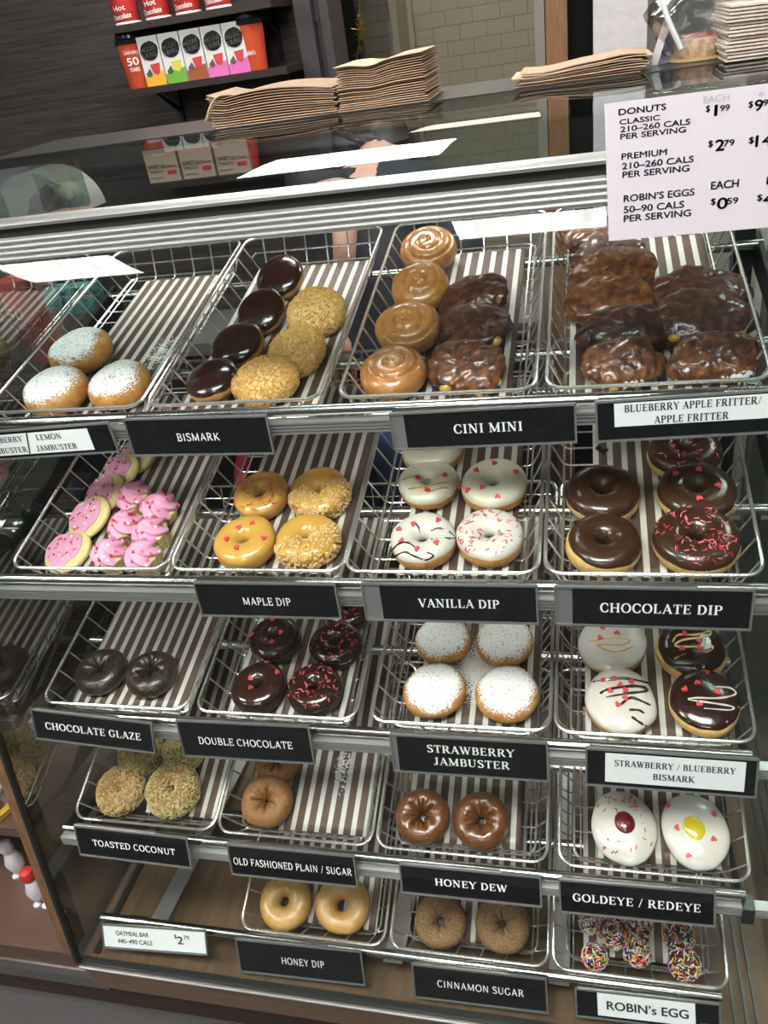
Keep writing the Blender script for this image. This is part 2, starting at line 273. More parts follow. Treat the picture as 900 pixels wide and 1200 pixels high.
# each glyph: advance, strokes [(points, width 'T'/'t'/None=by direction)], serifs [(x, y, width)]
G = {
'A': (.88, [([(.10,0),(.44,1)],'t'), ([(.42,1),(.78,0)],'T'), ([(.22,.33),(.64,.33)],'t')], [(.10,0,.24),(.78,0,.30)]),
'B': (.80, [([(.19,0),(.19,1)],'T'), ([(.06,.97),(.40,.97)]+arc(.40,.745,.23,.225,90,-90)+[(.19,.52)],None), ([(.30,.52),(.42,.52)]+arc(.42,.275,.27,.245,90,-90)+[(.06,.03)],None)], []),
'C': (.84, [(arc(.47,.5,.37,.48,42,318,24),None)], [(.75,.80,.06),(.75,.2,.06)]),
'D': (.90, [([(.19,0),(.19,1)],'T'), ([(.06,.97),(.38,.97)]+arc(.38,.5,.40,.47,90,-90,20)+[(.06,.03)],None)], []),
'E': (.78, [([(.19,0),(.19,1)],'T'), ([(.05,.97),(.68,.97)],'t'), ([(.19,.52),(.55,.52)],'t'), ([(.05,.03),(.70,.03)],'t'), ([(.67,1),(.67,.78)],'t'), ([(.69,0),(.69,.24)],'t'), ([(.54,.63),(.54,.41)],'t')], []),
'F': (.72, [([(.19,0),(.19,1)],'T'), ([(.05,.97),(.66,.97)],'t'), ([(.19,.50),(.54,.50)],'t'), ([(.65,1),(.65,.76)],'t'), ([(.53,.61),(.53,.39)],'t')], [(.19,0,.36)]),
'G': (.92, [(arc(.47,.5,.37,.48,42,318,24),None), ([(.74,.42),(.74,.1)],'T')], [(.75,.80,.06),(.72,.42,.34)]),
'H': (.98, [([(.19,0),(.19,1)],'T'), ([(.79,0),(.79,1)],'T'), ([(.19,.5),(.79,.5)],'t')], [(.19,0,.34),(.19,1,.34),(.79,0,.34),(.79,1,.34)]),
'I': (.44, [([(.22,0),(.22,1)],'T')], [(.22,0,.36),(.22,1,.36)]),
'J': (.62, [([(.40,1),(.40,.22)]+arc(.24,.22,.16,.20,0,-150,10),None)], [(.40,1,.36)]),
'K': (.92, [([(.19,0),(.19,1)],'T'), ([(.27,.42),(.76,1)],'t'), ([(.38,.55),(.80,0)],'T')], [(.19,0,.34),(.19,1,.34),(.76,1,.26),(.80,0,.28)]),
'L': (.76, [([(.19,0),(.19,1)],'T'), ([(.05,.03),(.68,.03)],'t'), ([(.67,0),(.67,.28)],'t')], [(.19,1,.36)]),
'M': (1.16, [([(.17,0),(.17,1)],'t'), ([(.19,1),(.57,.06)],'T'), ([(.57,.06),(.95,1)],'t'), ([(.95,0),(.95,1)],'T')], [(.17,0,.28),(.95,0,.34),(.12,1,.22),(1.0,1,.26)]),
'N': (1.0, [([(.19,0),(.19,1)],'t'), ([(.19,1),(.80,0)],'T'), ([(.80,0),(.80,1)],'t')], [(.19,0,.30),(.12,1,.24),(.80,1,.30)]),
'O': (.96, [(arc(.48,.5,.39,.48,0,360,30),None)], []),
'P': (.76, [([(.19,0),(.19,1)],'T'), ([(.06,.97),(.40,.97)]+arc(.40,.725,.26,.245,90,-90)+[(.19,.48)],None)], [(.19,0,.38)]),
'R': (.90, [([(.19,0),(.19,1)],'T'), ([(.06,.97),(.40,.97)]+arc(.40,.74,.25,.23,90,-90)+[(.19,.51)],None), ([(.44,.50),(.78,0)],'T')], [(.19,0,.34),(.80,0,.22)]),
'S': (.70, [(c2([(.60,.80),(.50,.95),(.33,.975),(.15,.90),(.12,.74),(.24,.60),(.45,.48),(.59,.34),(.58,.14),(.40,.03),(.20,.04),(.09,.20)]),'m')], []),
'T': (.82, [([(.41,0),(.41,1)],'T'), ([(.05,.97),(.77,.97)],'t'), ([(.06,1),(.06,.74)],'t'), ([(.76,1),(.76,.74)],'t')], [(.41,0,.38)]),
'U': (.94, [([(.19,1),(.19,.32)]+arc(.47,.32,.28,.29,180,270,10),None), (arc(.47,.32,.28,.29,270,360,10)+[(.75,1)],'t')], [(.19,1,.34),(.75,1,.30)]),
'V': (.88, [([(.12,1),(.46,0)],'T'), ([(.46,0),(.78,1)],'t')], [(.12,1,.32),(.78,1,.26)]),
'W': (1.24, [([(.12,1),(.40,0)],'T'), ([(.40,0),(.62,.95)],'t'), ([(.60,.95),(.86,0)],'T'), ([(.86,0),(1.12,1)],'t')], [(.12,1,.30),(1.12,1,.26),(.60,.97,.2)]),
'Y': (.88, [([(.12,1),(.44,.46)],'T'), ([(.44,.46),(.78,1)],'t'), ([(.44,0),(.44,.46)],'T')], [(.12,1,.30),(.78,1,.26),(.44,0,.36)]),
'Z': (.76, [([(.08,.97),(.66,.97)],'t'), ([(.64,.98),(.10,.02)],'T'), ([(.08,.03),(.68,.03)],'t'), ([(.09,1),(.09,.78)],'t'), ([(.67,0),(.67,.24)],'t')], []),
'/': (.50, [([(.06,-.06),(.44,1.04)],'t')], []),
}
def glyph_text(mb, text, style, h, x0, z0, y, width=None):
    T, t, ser = style; x = 0; quads = []; sp = .09 if ser else .07
    def ribbon(P, wd):
        V = []; F = []
        for i, p in enumerate(P):
            a, b = P[max(i-1, 0)], P[min(i+1, len(P)-1)]; dx, dy = b[0]-a[0], b[1]-a[1]; l = math.hypot(dx, dy)+1e-9
            if wd == 'T': q = T
            elif wd == 't': q = t
            elif wd == 'm': q = t+(T-t)*min(1, abs(dx/l)**2*.55+.25+abs(dy/l)*.5 if .25 < p[1] < .75 else abs(dy/l))
            else: q = t+(T-t)*abs(dy/l)
            nx, ny = -dy/l*q/2, dx/l*q/2
            V += [(p[0]+nx, p[1]+ny), (p[0]-nx, p[1]-ny)]
        for i in range(len(P)-1): F.append((2*i, 2*i+1, 2*i+3, 2*i+2))
        return V, F
    for ch in text:
        if ch == ' ': x += .42; continue
        adv, strokes, serifs = G[ch]
        for P, wd in strokes:
            V, F = ribbon(P, wd); quads.append(([(p[0]+x, p[1]) for p in V], F))
        if ser:
            for sx_, sy_, sw in serifs:
                yy = .03 if sy_ == 0 else (.97 if sy_ == 1 else sy_)
                V, F = ribbon([(sx_-sw/2, yy), (sx_+sw/2, yy)], 't') if sw > .1 else ribbon([(sx_, yy-.13), (sx_, yy+.13)], 't'); quads.append(([(p[0]+x, p[1]) for p in V], F))
        x += adv+sp
    W_ = x-sp; kx = (width/W_) if width else h
    for V, F in quads: mb.add([(x0+(p[0]-W_/2)*kx, y, z0+p[1]*h) for p in V], F)
_fc = [None]
def font_mesh(text, size, offset=.0, spacing=1.0):
    c = bpy.data.curves.new('t', 'FONT'); c.body = text; c.size = size; c.offset = offset; c.space_character = spacing; c.resolution_u = 4
    o = bpy.data.objects.new('t', c); COL.objects.link(o)
    dg = bpy.context.evaluated_depsgraph_get(); me = bpy.data.meshes.new_from_object(o.evaluated_get(dg))
    bpy.data.objects.remove(o); bpy.data.curves.remove(c); return me
def font_add(mb, text, cap, x, z, y, width=None, bold=.0, align='l', ang=0, mi=0):
    me = font_mesh(text, 1.0, 0); V = np.array([v.co[:] for v in me.vertices]); 
    x0, x1 = V[:,0].min(), V[:,0].max(); k = cap/.70; kx = (width/(x1-x0)) if width else k
    xs = (V[:,0]-x0)*kx; 
    if align == 'c': xs = xs-(x1-x0)*kx/2
    zs = V[:,1]*k; ca, sa = math.cos(ang), math.sin(ang)
    for sh in ((0,0),(-1,0),(1,0),(0,1),(0,-1)) if bold else ((0,0),):
        ox, oz = sh[0]*bold*cap*1.6, sh[1]*bold*cap*1.1; mb.add([(x+ox+a*ca-b*sa, y, z+oz+a*sa+b*ca) for a, b in zip(xs, zs)], [tuple(p.vertices) for p in me.polygons], mi)
    bpy.data.meshes.remove(me)
# ================================================================== THE ROOM
def struct(name, mb, m, smooth=False):
    o = mb.build(name, m, None, smooth); o['kind'] = 'structure'; return o
struct('floor', MB().box(-5,-6,-.1, 5,5,0), FLOORM)
struct('ceiling', MB().box(-5,-6,CEIL+.02, 5,5,CEIL+.12), CEILM)
struct('wall_back', MB().box(-5,1.70,0, .005,1.80,CEIL+.02), WALLDARK)
mb = MB(); mb.box(.005,1.66,0, .055,1.84,CEIL); mb.box(.055,1.70,0,.075,1.84,CEIL); mb.box(.075,1.68,0,.10,1.84,CEIL); mb.box(.055,1.695,Z+.43,.066,1.70,Z+.442)
struct('trim_1', mb, FRAMEM)
struct('wall_hall_left', MB().box(.02,3.3,0,.052,3.32,CEIL).box(.0,3.05,0,.03,3.40,CEIL), BEIGE)
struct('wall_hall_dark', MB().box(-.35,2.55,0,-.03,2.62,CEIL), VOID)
struct('wall_hall_end', MB().box(-.6,3.40,0, 1.4,3.50,CEIL), BRICK)
struct('trim_2', MB().box(.672,1.74,0,.700,1.82,CEIL), GREYFRAME)
struct('trim_3', MB().box(.705,1.70,0,.762,1.82,CEIL), POSTWOOD)
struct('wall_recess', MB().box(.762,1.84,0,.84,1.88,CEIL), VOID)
struct('wall_right', MB().box(.832,1.68,0,.972,1.82,CEIL), WHITEWALL)
struct('wall_right_far', MB().box(.972,1.80,0,3.0,1.90,CEIL), mat('grey_olive_paint', (.17,.16,.13), .6))
# ---- ceiling lights
LAMPG = mat('fluorescent_diffuser', (.9,.9,.9), .5, emit=((1.0,.985,.95), PANEL_POWER))
def lamp_lines(N, L, b):
    tc = N.new('ShaderNodeTexCoord'); wv = N.new('ShaderNodeTexWave'); wv.bands_direction = 'X'; wv.inputs['Scale'].default_value = 1.6; wv.inputs['Distortion'].default_value = .3
    L.new(tc.outputs['Object'], wv.inputs['Vector']); mr = N.new('ShaderNodeMapRange'); mr.inputs[3].default_value = PANEL_POWER*.8; mr.inputs[4].default_value = PANEL_POWER*1.25
    L.new(wv.outputs[0], mr.inputs[0]); L.new(mr.outputs[0], b.inputs['Emission Strength'])
lamp_lines(LAMPG.node_tree.nodes, LAMPG.node_tree.links, LAMPG.node_tree.nodes['Principled BSDF'])
def troffer(x, y, sx, sy, label):
    e = tag(empty('ceiling_light', (x, y, CEIL)), label, 'ceiling light', 'fluorescent panels in the ceiling')
    f = MB()
    for a in ((-sx/2-.03,-sy/2-.03,-sx/2,sy/2+.03),(sx/2,-sy/2-.03,sx/2+.03,sy/2+.03),(-sx/2,-sy/2-.03,sx/2,-sy/2),(-sx/2,sy/2,sx/2,sy/2+.03)): f.box(a[0],a[1],-.015,a[2],a[3],.015)
    f.build('frame', mat('white_enamel', (.7,.7,.7), .4), e, False)
    MB().box(-sx/2,-sy/2,-.006,sx/2,sy/2,.006).build('diffuser', LAMPG, e, False)
troffer(-2.45,-3.75,.86,.55,'fluorescent ceiling panel mirrored at the left of the sloping front glass')
troffer(.62,-3.66,1.05,.50,'fluorescent ceiling panel mirrored right of centre in the front glass')
troffer(.10,1.10,.62,.60,'fluorescent ceiling panel over the staff side mirrored in the bent top glass')
troffer(1.75,1.15,.75,.50,'fluorescent ceiling panel over the staff side towards the right end')
troffer(.55,-1.15,1.25,.60,'fluorescent ceiling panel straight above the front of the case')  # added lamp, out of view, placed for its light on the shelves
troffer(-1.5,-1.15,1.0,.60,'fluorescent ceiling panel above the case front towards the left')  # second added lamp of the front row, also out of view
hl = bpy.data.lights.new('hall_light', 'AREA'); hl.energy = 9; hl.size = .7; hl.color = (1,.93,.80); hlo = bpy.data.objects.new('hall_light', hl); hlo.location = (.45,2.7,CEIL-.05); link(hlo)
# ================================================================== THE DISPLAY CASE
XL, XR = -.095, 1.085
ROWY = [0.0, -.105, -.142, -.205, -.230]; ROWZ = [Z+q for q in (0.0, -.206, -.450, -.656, -.887)]; ROWT = [.208,.246,.225,.359,.40]
BX = [[-.064,.203,.486,.757], [-.038,.226,.487,.752], [-.060,.214,.495,.760], [-.043,.221,.487,.762], [None,.214,.482,.748]]
BW, BL, BD, INS = .2575, .505, .047, .020
DECK = Z-.965; GB = -.288
case = tag(empty('display_case', (XL, GB, 0)), 'glass fronted donut display case with wood laminate base and steel rails', 'display case')
def cpart(name, mb, m, smooth=False):
    return mb.build(name, m, case, smooth, loc=(-XL, -GB, 0))
GPROF = [(-.288,-.955),(-.246,-.68),(-.210,-.458),(-.166,-.2),(-.130,0),(-.101,.12),(-.084,.18),(-.066,.24)]
gp = [(p[0], p[1]) for p in sline([(0, a, b) for a, b in GPROF], 4)]; gp = [(q[1], q[2]) for q in sline([(0, a, b) for a, b in GPROF], 4)]
def sheet(prof, x0, x1, th):
    n = len(prof); mb = MB(); off = []
    for i, (y, z) in enumerate(prof):
        a, b = prof[max(i-1,0)], prof[min(i+1,n-1)]; dy, dz = b[0]-a[0], b[1]-a[1]; l = math.hypot(dy, dz); off.append((y+dz/l*th, z-dy/l*th))
    poly = [(y, Z+z) for y, z in prof]+[(y, Z+z) for y, z in off[::-1]]
    n2 = len(poly); V = [(x0, *q) for q in poly]+[(x1, *q) for q in poly]
    F = [(i, (i+1) % n2, n2+(i+1) % n2, n2+i) for i in range(n2)]
    for i in range(n-1): F.append((i, i+1, n2-2-i, n2-1-i)); F.append((n2+i, n2+n2-1-i, n2+n2-2-i, n2+i+1))
    mb.add(V, F); return mb
cpart('front_glass', sheet(gp, XL, XR, .005), GLASS, True)
cpart('glass_edge', MB().tube([(XL-.003, y-.002, Z+z) for y, z in gp[:22]], .006, 6), GASKET, True)
TPROF = [(-.070,.272),(-.055,.281),(-.036,.290),(-.012,.2985),(.015,.305),(.05,.3095),(.10,.310),(.18,.310),(.262,.310)]
tp = [(q[1], q[2]) for q in sline([(0, a, b) for a, b in TPROF], 5)]
cpart('top_glass', sheet(tp, XL-.004, XR+.004, .005), TOPGLASS, True)
cpart('rear_ledge', MB().box(XL-.004,.262,Z+.296, XR+.004,.46,Z+.311), DARKSTEEL)
# steel rail with ribbed channel
r = MB(); r.prism([(-.088,Z+.2685),(-.089,Z+.272),(-.085,Z+.276),(-.074,Z+.278),(-.060,Z+.275),(-.058,Z+.258),(-.080,Z+.258),(-.080,Z+.2685)], 'x', XL-.004, XR+.004)
cpart('top_rail', r, ALU, True)
prof = []
for k in range(4):
    z0 = Z+.231+k*.0066; prof += [(-.0862,z0),(-.0885,z0+.0010),(-.0890,z0+.0032),(-.0885,z0+.0054),(-.0862,z0+.0062)]
prof += [(-.083,Z+.258),(-.062,Z+.258),(-.062,Z+.231)]
cpart('ribbed_channel', MB().prism(prof, 'x', XL-.004, XR+.004), ALU, False)
cpart('channel_groove', MB().box(XL-.004,-.0835,Z+.2565,XR+.004,-.078,Z+.2690), GASKET)
for x, nm in ((XL,'side_glass'), (XR,'side_glass')):
    poly = [(y, Z+z) for y, z in gp]+[(-.06,Z+.262),(.0,Z+.298),(.05,Z+.302),(.50,Z+.302),(.50,Z-.955)]
    cpart(nm, MB().prism(poly, 'x', x-.003, x+.003), SIDEGLASS)
cpart('deck', MB().box(XL,GB+.004,DECK-.02, XR,.52,DECK), DECKWOOD)
cpart('back_panel', MB().box(XL,.50,DECK, XR,.52,Z-.52), DECKWOOD)
for x, zt in ((XL+.035, Z-.10), (XR-.03, Z+.296)):
    cpart('rear_post', MB().box(x-.018,.46,DECK, x+.012,.495,zt), BLACK)
cpart('bottom_trim', MB().prism([(GB-.005,Z-.957),(GB+.010,Z-.957),(GB+.010,Z-.975),(GB-.005,Z-.975)], 'x', XL-.004, XR+.004), DARKSTEEL)
cpart('bottom_trim', MB().prism([(GB-.0075,Z-.968),(GB-.002,Z-.968),(GB-.002,Z-.9715),(GB-.0075,Z-.9715)], 'x', XL-.004, XR+.004), ALU)
cpart('base_panel', MB().prism([(GB-.004,Z-.975),(.52,Z-.975),(.52,Z-1.07),(GB+.012,Z-1.07)], 'x', XL, XR+.004), BASEWOOD)
cpart('toe_kick', MB().box(XL-.9,-.205,0, XR+.004,-.16,Z-1.07), TOEWOOD)
cpart('deck_track', MB().box(XL+.014,GB+.02,DECK, XL+.026,.48,DECK+.006), DARKSTEEL)
for dx in (.03,.045,.062): cpart('deck_track', MB().box(XR-dx-.005,GB+.02,DECK, XR-dx,.48,DECK+.006), DARKSTEEL)
# ---- shelves
RN = ['top','second','third','fourth','bottom']
for r_ in range(5):
    y0, z0, th = ROWY[r_], ROWZ[r_], ROWT[r_]
    xa = (BX[r_][0] if BX[r_][0] is not None else -.045)-.012; xb = XR-.075 if r_ != 4 else XR-.09
    if r_ == 0: xa, xb = XL+.01, XR-.01
    if r_ == 1: xb = XR-.012
    e = tag(empty('shelf', (xa, y0, z0)), 'steel rail shelf carrying the %s row of wire baskets' % RN[r_], 'shelf', None)
    def sp(name, mb, m, smooth=True): return mb.build(name, m, e, smooth, loc=(-xa, -y0, -z0))
    ty = y0-.0125 if r_ < 4 else y0-.006
    sp('front_tube', MB().tube([(xa,ty,z0-.0105),(xb,ty,z0-.0105)], .0078, 14), STEEL)
    if r_ < 4:
        pr = []
        for k in range(4):
            q = z0-.0395+k*.0048; pr += [(y0-.021,q),(y0-.0262,q+.0007),(y0-.0262,q+.0034),(y0-.021,q+.0042)]
        pr += [(y0-.012,z0-.0205),(y0-.012,z0-.040)]
        sp('price_channel', MB().prism(pr, 'x', xa-.006 if r_ != 0 else xa, xb+.03 if r_ in (2,3) else xb), ALU, False)
    for v in ((.165,.44) if r_ < 4 else (.2,)):
        yy, zz = y0+v*math.cos(th)+math.sin(th)*(BD+.012), z0+v*math.sin(th)-math.cos(th)*(BD+.012)
        sp('support_bar', MB().tube([(xa,yy,zz),(xb,yy,zz)], .0085, 12), STEEL)
    for x in ((xa+.004, xb-.004) if r_ < 4 else ()):
        pts = [(y0-.004,z0-.022),(y0+.10*math.cos(th)+.02,z0-.045),(y0+.44,z0+.44*math.sin(th)-.05),(.47,z0+.47*math.sin(th)-.05),(.47,z0+.47*math.sin(th)-.10),(y0+.2,z0-.055),(y0-.004,z0-.034)]
        sp('support_arm', MB().prism(pts, 'x', x-.004, x+.004), BLACK, False)
    if r_ in (3,):
        for dx in (-.012, ): sp('end_bracket', MB().box(xb-.004,y0-.03,z0-.05, xb+.012,y0-.005,z0-.018), DARKSTEEL, False)
    if r_ == 4:
        for x in (.03, .47, .74):
            sp('support_strap', MB().prism([(y0-.012,z0-.022),(y0+.10,z0-.035),(.34,DECK+.006),(.34,DECK+.002),(y0+.10,z0-.039),(y0-.012,z0-.026)], 'x', x, x+.032), ALU, False)
        for x in (.0, .30, .62, .90):
            sp('tube_clip', MB().tube([(x,y0-.006,z0-.0105),(x+.036,y0-.006,z0-.0105)], .0092, 14), STEEL)
# ---- wire baskets, all of one pattern
def tray_m(r_, b): return Matrix.Translation(Vector((BX[r_][b], ROWY[r_], ROWZ[r_]))) @ Matrix.Rotation(ROWT[r_], 4, 'X')
WR = .0021
rim_me = MB().tube(rrect(0,0,BW,BL,.022), .0026, 8, True).mesh('rim', CHROME)
base_me = MB().tube(rrect(INS,INS,BW-INS,BL-INS,.020,-BD), WR, 6, True).mesh('base_frame', CHROME)
cross_me = MB().tube([(0,0,0),(INS*.9,0,-BD*.92),(INS+.006,0,-BD-.002),(BW/2,0,-BD-.002),(BW-INS-.006,0,-BD-.002),(BW-INS*.9,0,-BD*.92),(BW,0,0)], .0015, 5).mesh('cross_wire', CHROME)
long_me = MB().tube([(0,0,0),(0,INS*.9,-BD*.92),(0,INS+.006,-BD-.001),(0,BL-INS-.006,-BD-.001),(0,BL-INS*.9,-BD*.92),(0,BL,0)], .0015, 5).mesh('long_wire', CHROME)
mid_me = MB().tube([(.010,BL-.03,-BD*.5),(.012,BL-INS*.5,-BD*.5),(BW-.012,BL-INS*.5,-BD*.5),(BW-.010,BL-.03,-BD*.5)], .0015, 5).mesh('back_wire', CHROME)
CONT = [['sugar dusted jam donuts','chocolate and crumb topped filled donuts','cinnamon buns and dark fritters','apple fritters in two leaning stacks'],
        ['pink iced cookies and cupcakes','maple dip donuts','vanilla dip donuts','chocolate dip donuts'],
        ['two chocolate glaze donuts','double chocolate donuts','four powdered strawberry jam donuts','white and chocolate iced oval donuts'],
        ['toasted coconut donuts','old fashioned plain donuts','two honey dew donuts','white iced donuts with red and yellow centres'],
        ['','two honey dip donuts','two cinnamon sugar donuts','rainbow sprinkled donut holes']]
for r_ in range(5):
    for b in range(4):
        if BX[r_][b] is None: continue
        e = empty('wire_basket'); e.matrix_world = tray_m(r_, b)
        tag(e, 'chrome wire basket holding %s' % CONT[r_][b], 'wire basket', 'wire baskets on the case shelves')
        link(bpy.data.objects.new('rim', rim_me), e); link(bpy.data.objects.new('base_frame', base_me), e)
        link(bpy.data.objects.new('back_wire', mid_me), e)
        for k in range(13):
            o = link(bpy.data.objects.new('cross_wire', cross_me), e); o.location = (0, .025+k*.0375, 0)
        for k in range(6):
            o = link(bpy.data.objects.new('long_wire', long_me), e); o.location = (.030+k*.040, 0, 0)
# ---- striped paper liners: (row, basket, u0, u1, v0, v1, front curl)
def liner(r_, b, u0, u1, v0, v1, curl=0, skew=0, side=0):
    nu, nv = 24, 24; A = np.zeros((nu, nv, 3)); UV = np.zeros((nu, nv, 2)); ph = rnd.random()*6
    for i in range(nu):
        for j in range(nv):
            s, t = i/(nu-1), j/(nv-1); u = u0+(u1-u0)*s; v = v0+(v1-v0)*t
            z = -BD+.003+.0008*math.sin(9*s+ph)*math.sin(5*t+ph)
            fr = max(0, 1-t/.10)
            z += curl*fr**1.5*(.6+.4*math.sin(6*s+ph))*(.25+.75*max(0, math.sin(math.pi*s)))
            if side: z += abs(side)*max(0, (s-.93)/.07 if side > 0 else (.07-s)/.07)
            A[i,j] = (u+skew*(t-.5), v, z); UV[i,j] = (u-u0, v)
    m = MB().grid(A); o = m.build('basket_liner', LINER); o.matrix_world = tray_m(r_, b)
    ul = o.data.uv_layers.new(name='UVMap'); flat = UV.reshape(-1, 2)
    for lp in o.data.loops: ul.data[lp.index].uv = flat[lp.vertex_index]
    so = o.modifiers.new('thick', 'SOLIDIFY'); so.thickness = .0004
    tag(o, 'brown and white striped paper liner under the %s' % CONT[r_][b], 'paper liner', 'striped liners in the baskets'); return o
LI = {(0,0):(.060,.236,.03,.462,.0),(0,1):(.020,.236,.024,.47,.006),(0,2):(.042,.222,.03,.462,0),(0,3):(.026,.232,.035,.462,0),
      (1,0):(.045,.232,.03,.462,0),(1,1):(.052,.236,.03,.462,0),(1,2):(.062,.222,.03,.462,0),(1,3):(.062,.205,.03,.462,.002),
      (2,0):(.024,.236,.026,.462,.003),(2,1):(.032,.228,.026,.462,.003),(2,2):(.055,.236,.026,.462,0),(2,3):(.040,.222,.024,.462,.007),
      (3,0):(.105,.235,.03,.462,0),(3,1):(.046,.236,.024,.462,.0),(3,2):(.035,.215,.026,.462,0),(3,3):(.055,.236,.024,.462,.006),
      (4,1):(.045,.232,.026,.45,.0),(4,2):(.045,.215,.026,.45,.0),(4,3):(.046,.205,.03,.45,0)}
for (r_, b), a in LI.items(): liner(r_, b, *a)
# ================================================================== SIGNS
def sign(r_, corners, style, lines, label, sticker=None, pad=(0,0), width=None, cap=.0095, logo=False):
    """corners: TL, TR, BR, BL in the photograph"""
    y0 = ROWY[r_]-(.031 if r_ < 4 else .018); dy = [.001,.004,.012,.014,.022][r_]
    TL, TR, BR, BL_ = [np.array(q, float) for q in corners]
    a, b = at_y(*TL, y0), at_y(*TR, y0); c_, d_ = at_y(*BR, y0-dy), at_y(*BL_, y0-dy)
    top = (a+b)/2; bot = (c_+d_)/2; Wd = width or (b-a)[0]
    up = top-bot; H = np.linalg.norm([up[1], up[2]]); tilt = math.atan2(up[1], up[2])
    roll = math.atan2(((b-a)+(c_-d_))[2], ((b-a)+(c_-d_))[0])
    cen = (top+bot)/2; cen[0] = (a[0]+b[0]+c_[0]+d_[0])/4
    R_ = Matrix.Rotation(-roll, 3, 'Y') @ Matrix.Rotation(-tilt, 3, 'X')
    e = tag(empty('shelf_sign', cen, R_), label, 'sign', 'name signs on the shelf rails')
    hw, hh = Wd/2, H/2
    # holder: back plate with a folded silver lip at top, bottom and right
    hb = MB().box(-hw,-.0006,-hh, hw,.0012,hh); hb.box(-hw,-.0030,hh-.0022,hw,.0012,hh+.0006); hb.box(-hw,-.0030,-hh-.0004,hw,.0012,-hh+.0022)
    hb.box(hw-.0018,-.0030,-hh,hw+.0004,.0012,hh); hb.box(-hw-.0004,-.0030,-hh,-hw+.0014,.0012,hh)
    hb.build('holder', HOLDER, e, False)
    px0, px1 = -hw+.0022+pad[0], hw-.0024-pad[1]
    pn = MB().box(px0,-.0016,-hh+.0026,px1,-.0007,hh-.0026).build('name_panel', BLACKPANEL, e, False)
    cl = MB().tube([(-hw+.004,.0015,hh+.001),(hw*.45,.0015,hh+.001)], .0022, 6).build('rail_clip', STEEL, e)
    mid = (px0+px1)/2; zoff = 0
    host, yt, pm = pn, -.0019, WHITE_PRINT
    if sticker:
        s0, s1, b0, b1 = sticker     # fractions of the panel
        st = MB().box(px0+(px1-px0)*s0,-.0022,-hh+2*hh*b0, px0+(px1-px0)*s1,-.0016,-hh+2*hh*b1).build('paper_strip', PAPER, e, False)
        mid = px0+(px1-px0)*(s0+s1)/2; zoff = -hh+2*hh*(b0+b1)/2; host, yt, pm = st, -.0025, DARKPRINT
    for t, ox, oz, wd, cp in lines:
        m = MB()
        if style == 'font': font_add(m, t, cp, mid+ox, oz+zoff-cp/2, yt, wd, .022, 'c')
        else: glyph_text(m, t, (.22,.095,True) if sticker else style, cp, mid+ox, oz+zoff-cp/2, yt, wd)
        m.build('lettering', pm, host, False)
    if logo:
        m = MB(); q = [(.012*math.cos(k*math.pi/12), .0042*math.sin(k*math.pi/12)) for k in range(24)]
        m.tube([(hw-.020+x, -.0018, -hh+.0085+z) for x, z in q], .0004, 5, True); 
        font_add(m, 'RBD', .0036, hw-.017, -hh+.0068, -.0021, .012, .01, 'c'); q = [(.002*math.cos(k*math.pi/6), .002*math.sin(k*math.pi/6)) for k in range(12)]
        m.tube([(hw-.0275+x, -.0018, -hh+.0085+z) for x, z in q], .0005, 5, True)
        m.build('maker_mark', HOLDER, pn, False)
    return e
SF, FL = T_SERIF, T_FLARE
sign(0, [(-42,508),(135,494),(136,529),(-42,541)], SF, [('BLUEBERRY',-.043,.0085,.068,.0085),('JAMBUSTER',-.043,-.0085,.070,.0085),('/',-.002,0,.012,.032),('LEMON',.036,.0085,.042,.0085),('JAMBUSTER',.042,-.0085,.068,.0085)],
     'black sign with white strip reading BLUEBERRY / LEMON JAMBUSTER at the left edge', (.04,.86,.14,.86))
sign(0, [(150,489),(319,487),(319,530),(150,535)], FL, [('BISMARK',0,-.001,.064,.0115)], 'black sign reading BISMARK under the chocolate and crumb topped donuts')
sign(0, [(458,484),(677,472),(677,518),(458,527)], SF, [('CINI MINI',.000,0,.086,.0125)], 'black sign reading CINI MINI in a silver holder below the cinnamon buns', pad=(.016,0))
sign(0, [(697,470),(908,456),(908,506),(697,518)], SF, [('BLUEBERRY APPLE FRITTER/',0,.008,.150,.0092),('APPLE FRITTER',0,-.0085,.082,.0092)],
     'black sign with a white strip reading BLUEBERRY APPLE FRITTER/ APPLE FRITTER', (.10,1.0,.36,.92))
sign(1, [(231,681),(398,684),(398,724),(231,721)], FL, [('MAPLE DIP',0,-.002,.070,.0122)], 'black sign reading MAPLE DIP on the rail of the second shelf')
sign(1, [(425,682),(632,686),(632,730),(425,726)], SF, [('VANILLA DIP',.002,0,.104,.0128)], 'black sign reading VANILLA DIP with a bare clear strip at its left end', pad=(.022,0))
sign(1, [(649,686),(884,690),(883,738),(649,731)], SF, [('CHOCOLATE DIP',.001,-.001,.140,.0135)], 'black sign reading CHOCOLATE DIP with a bare silver strip at its left end', pad=(.019,0))
sign(2, [(39,830),(181,847),(180,882),(41,865)], SF, [('CHOCOLATE GLAZE',0,0,.166,.0128)], 'black sign reading CHOCOLATE GLAZE at the left end of the third shelf')
sign(2, [(211,843),(367,851),(366,894),(211,885)], FL, [('DOUBLE CHOCOLATE',0,-.002,.152,.0125)], 'black sign reading DOUBLE CHOCOLATE on the third shelf rail')
sign(2, [(458,859),(643,870),(643,915),(460,903)], SF, [('STRAWBERRY',0,.0115,.122,.0125),('JAMBUSTER',0,-.0095,.107,.0125)], 'black sign reading STRAWBERRY JAMBUSTER in two lines', pad=(.007,0))
sign(2, [(685,875),(888,889),(888,934),(687,919)], SF, [('STRAWBERRY / BLUEBERRY',0,.0085,.150,.0095),('BISMARK',0,-.0095,.052,.0095)], 'black sign with a white strip reading STRAWBERRY / BLUEBERRY BISMARK', (.11,.94,.14,.90))
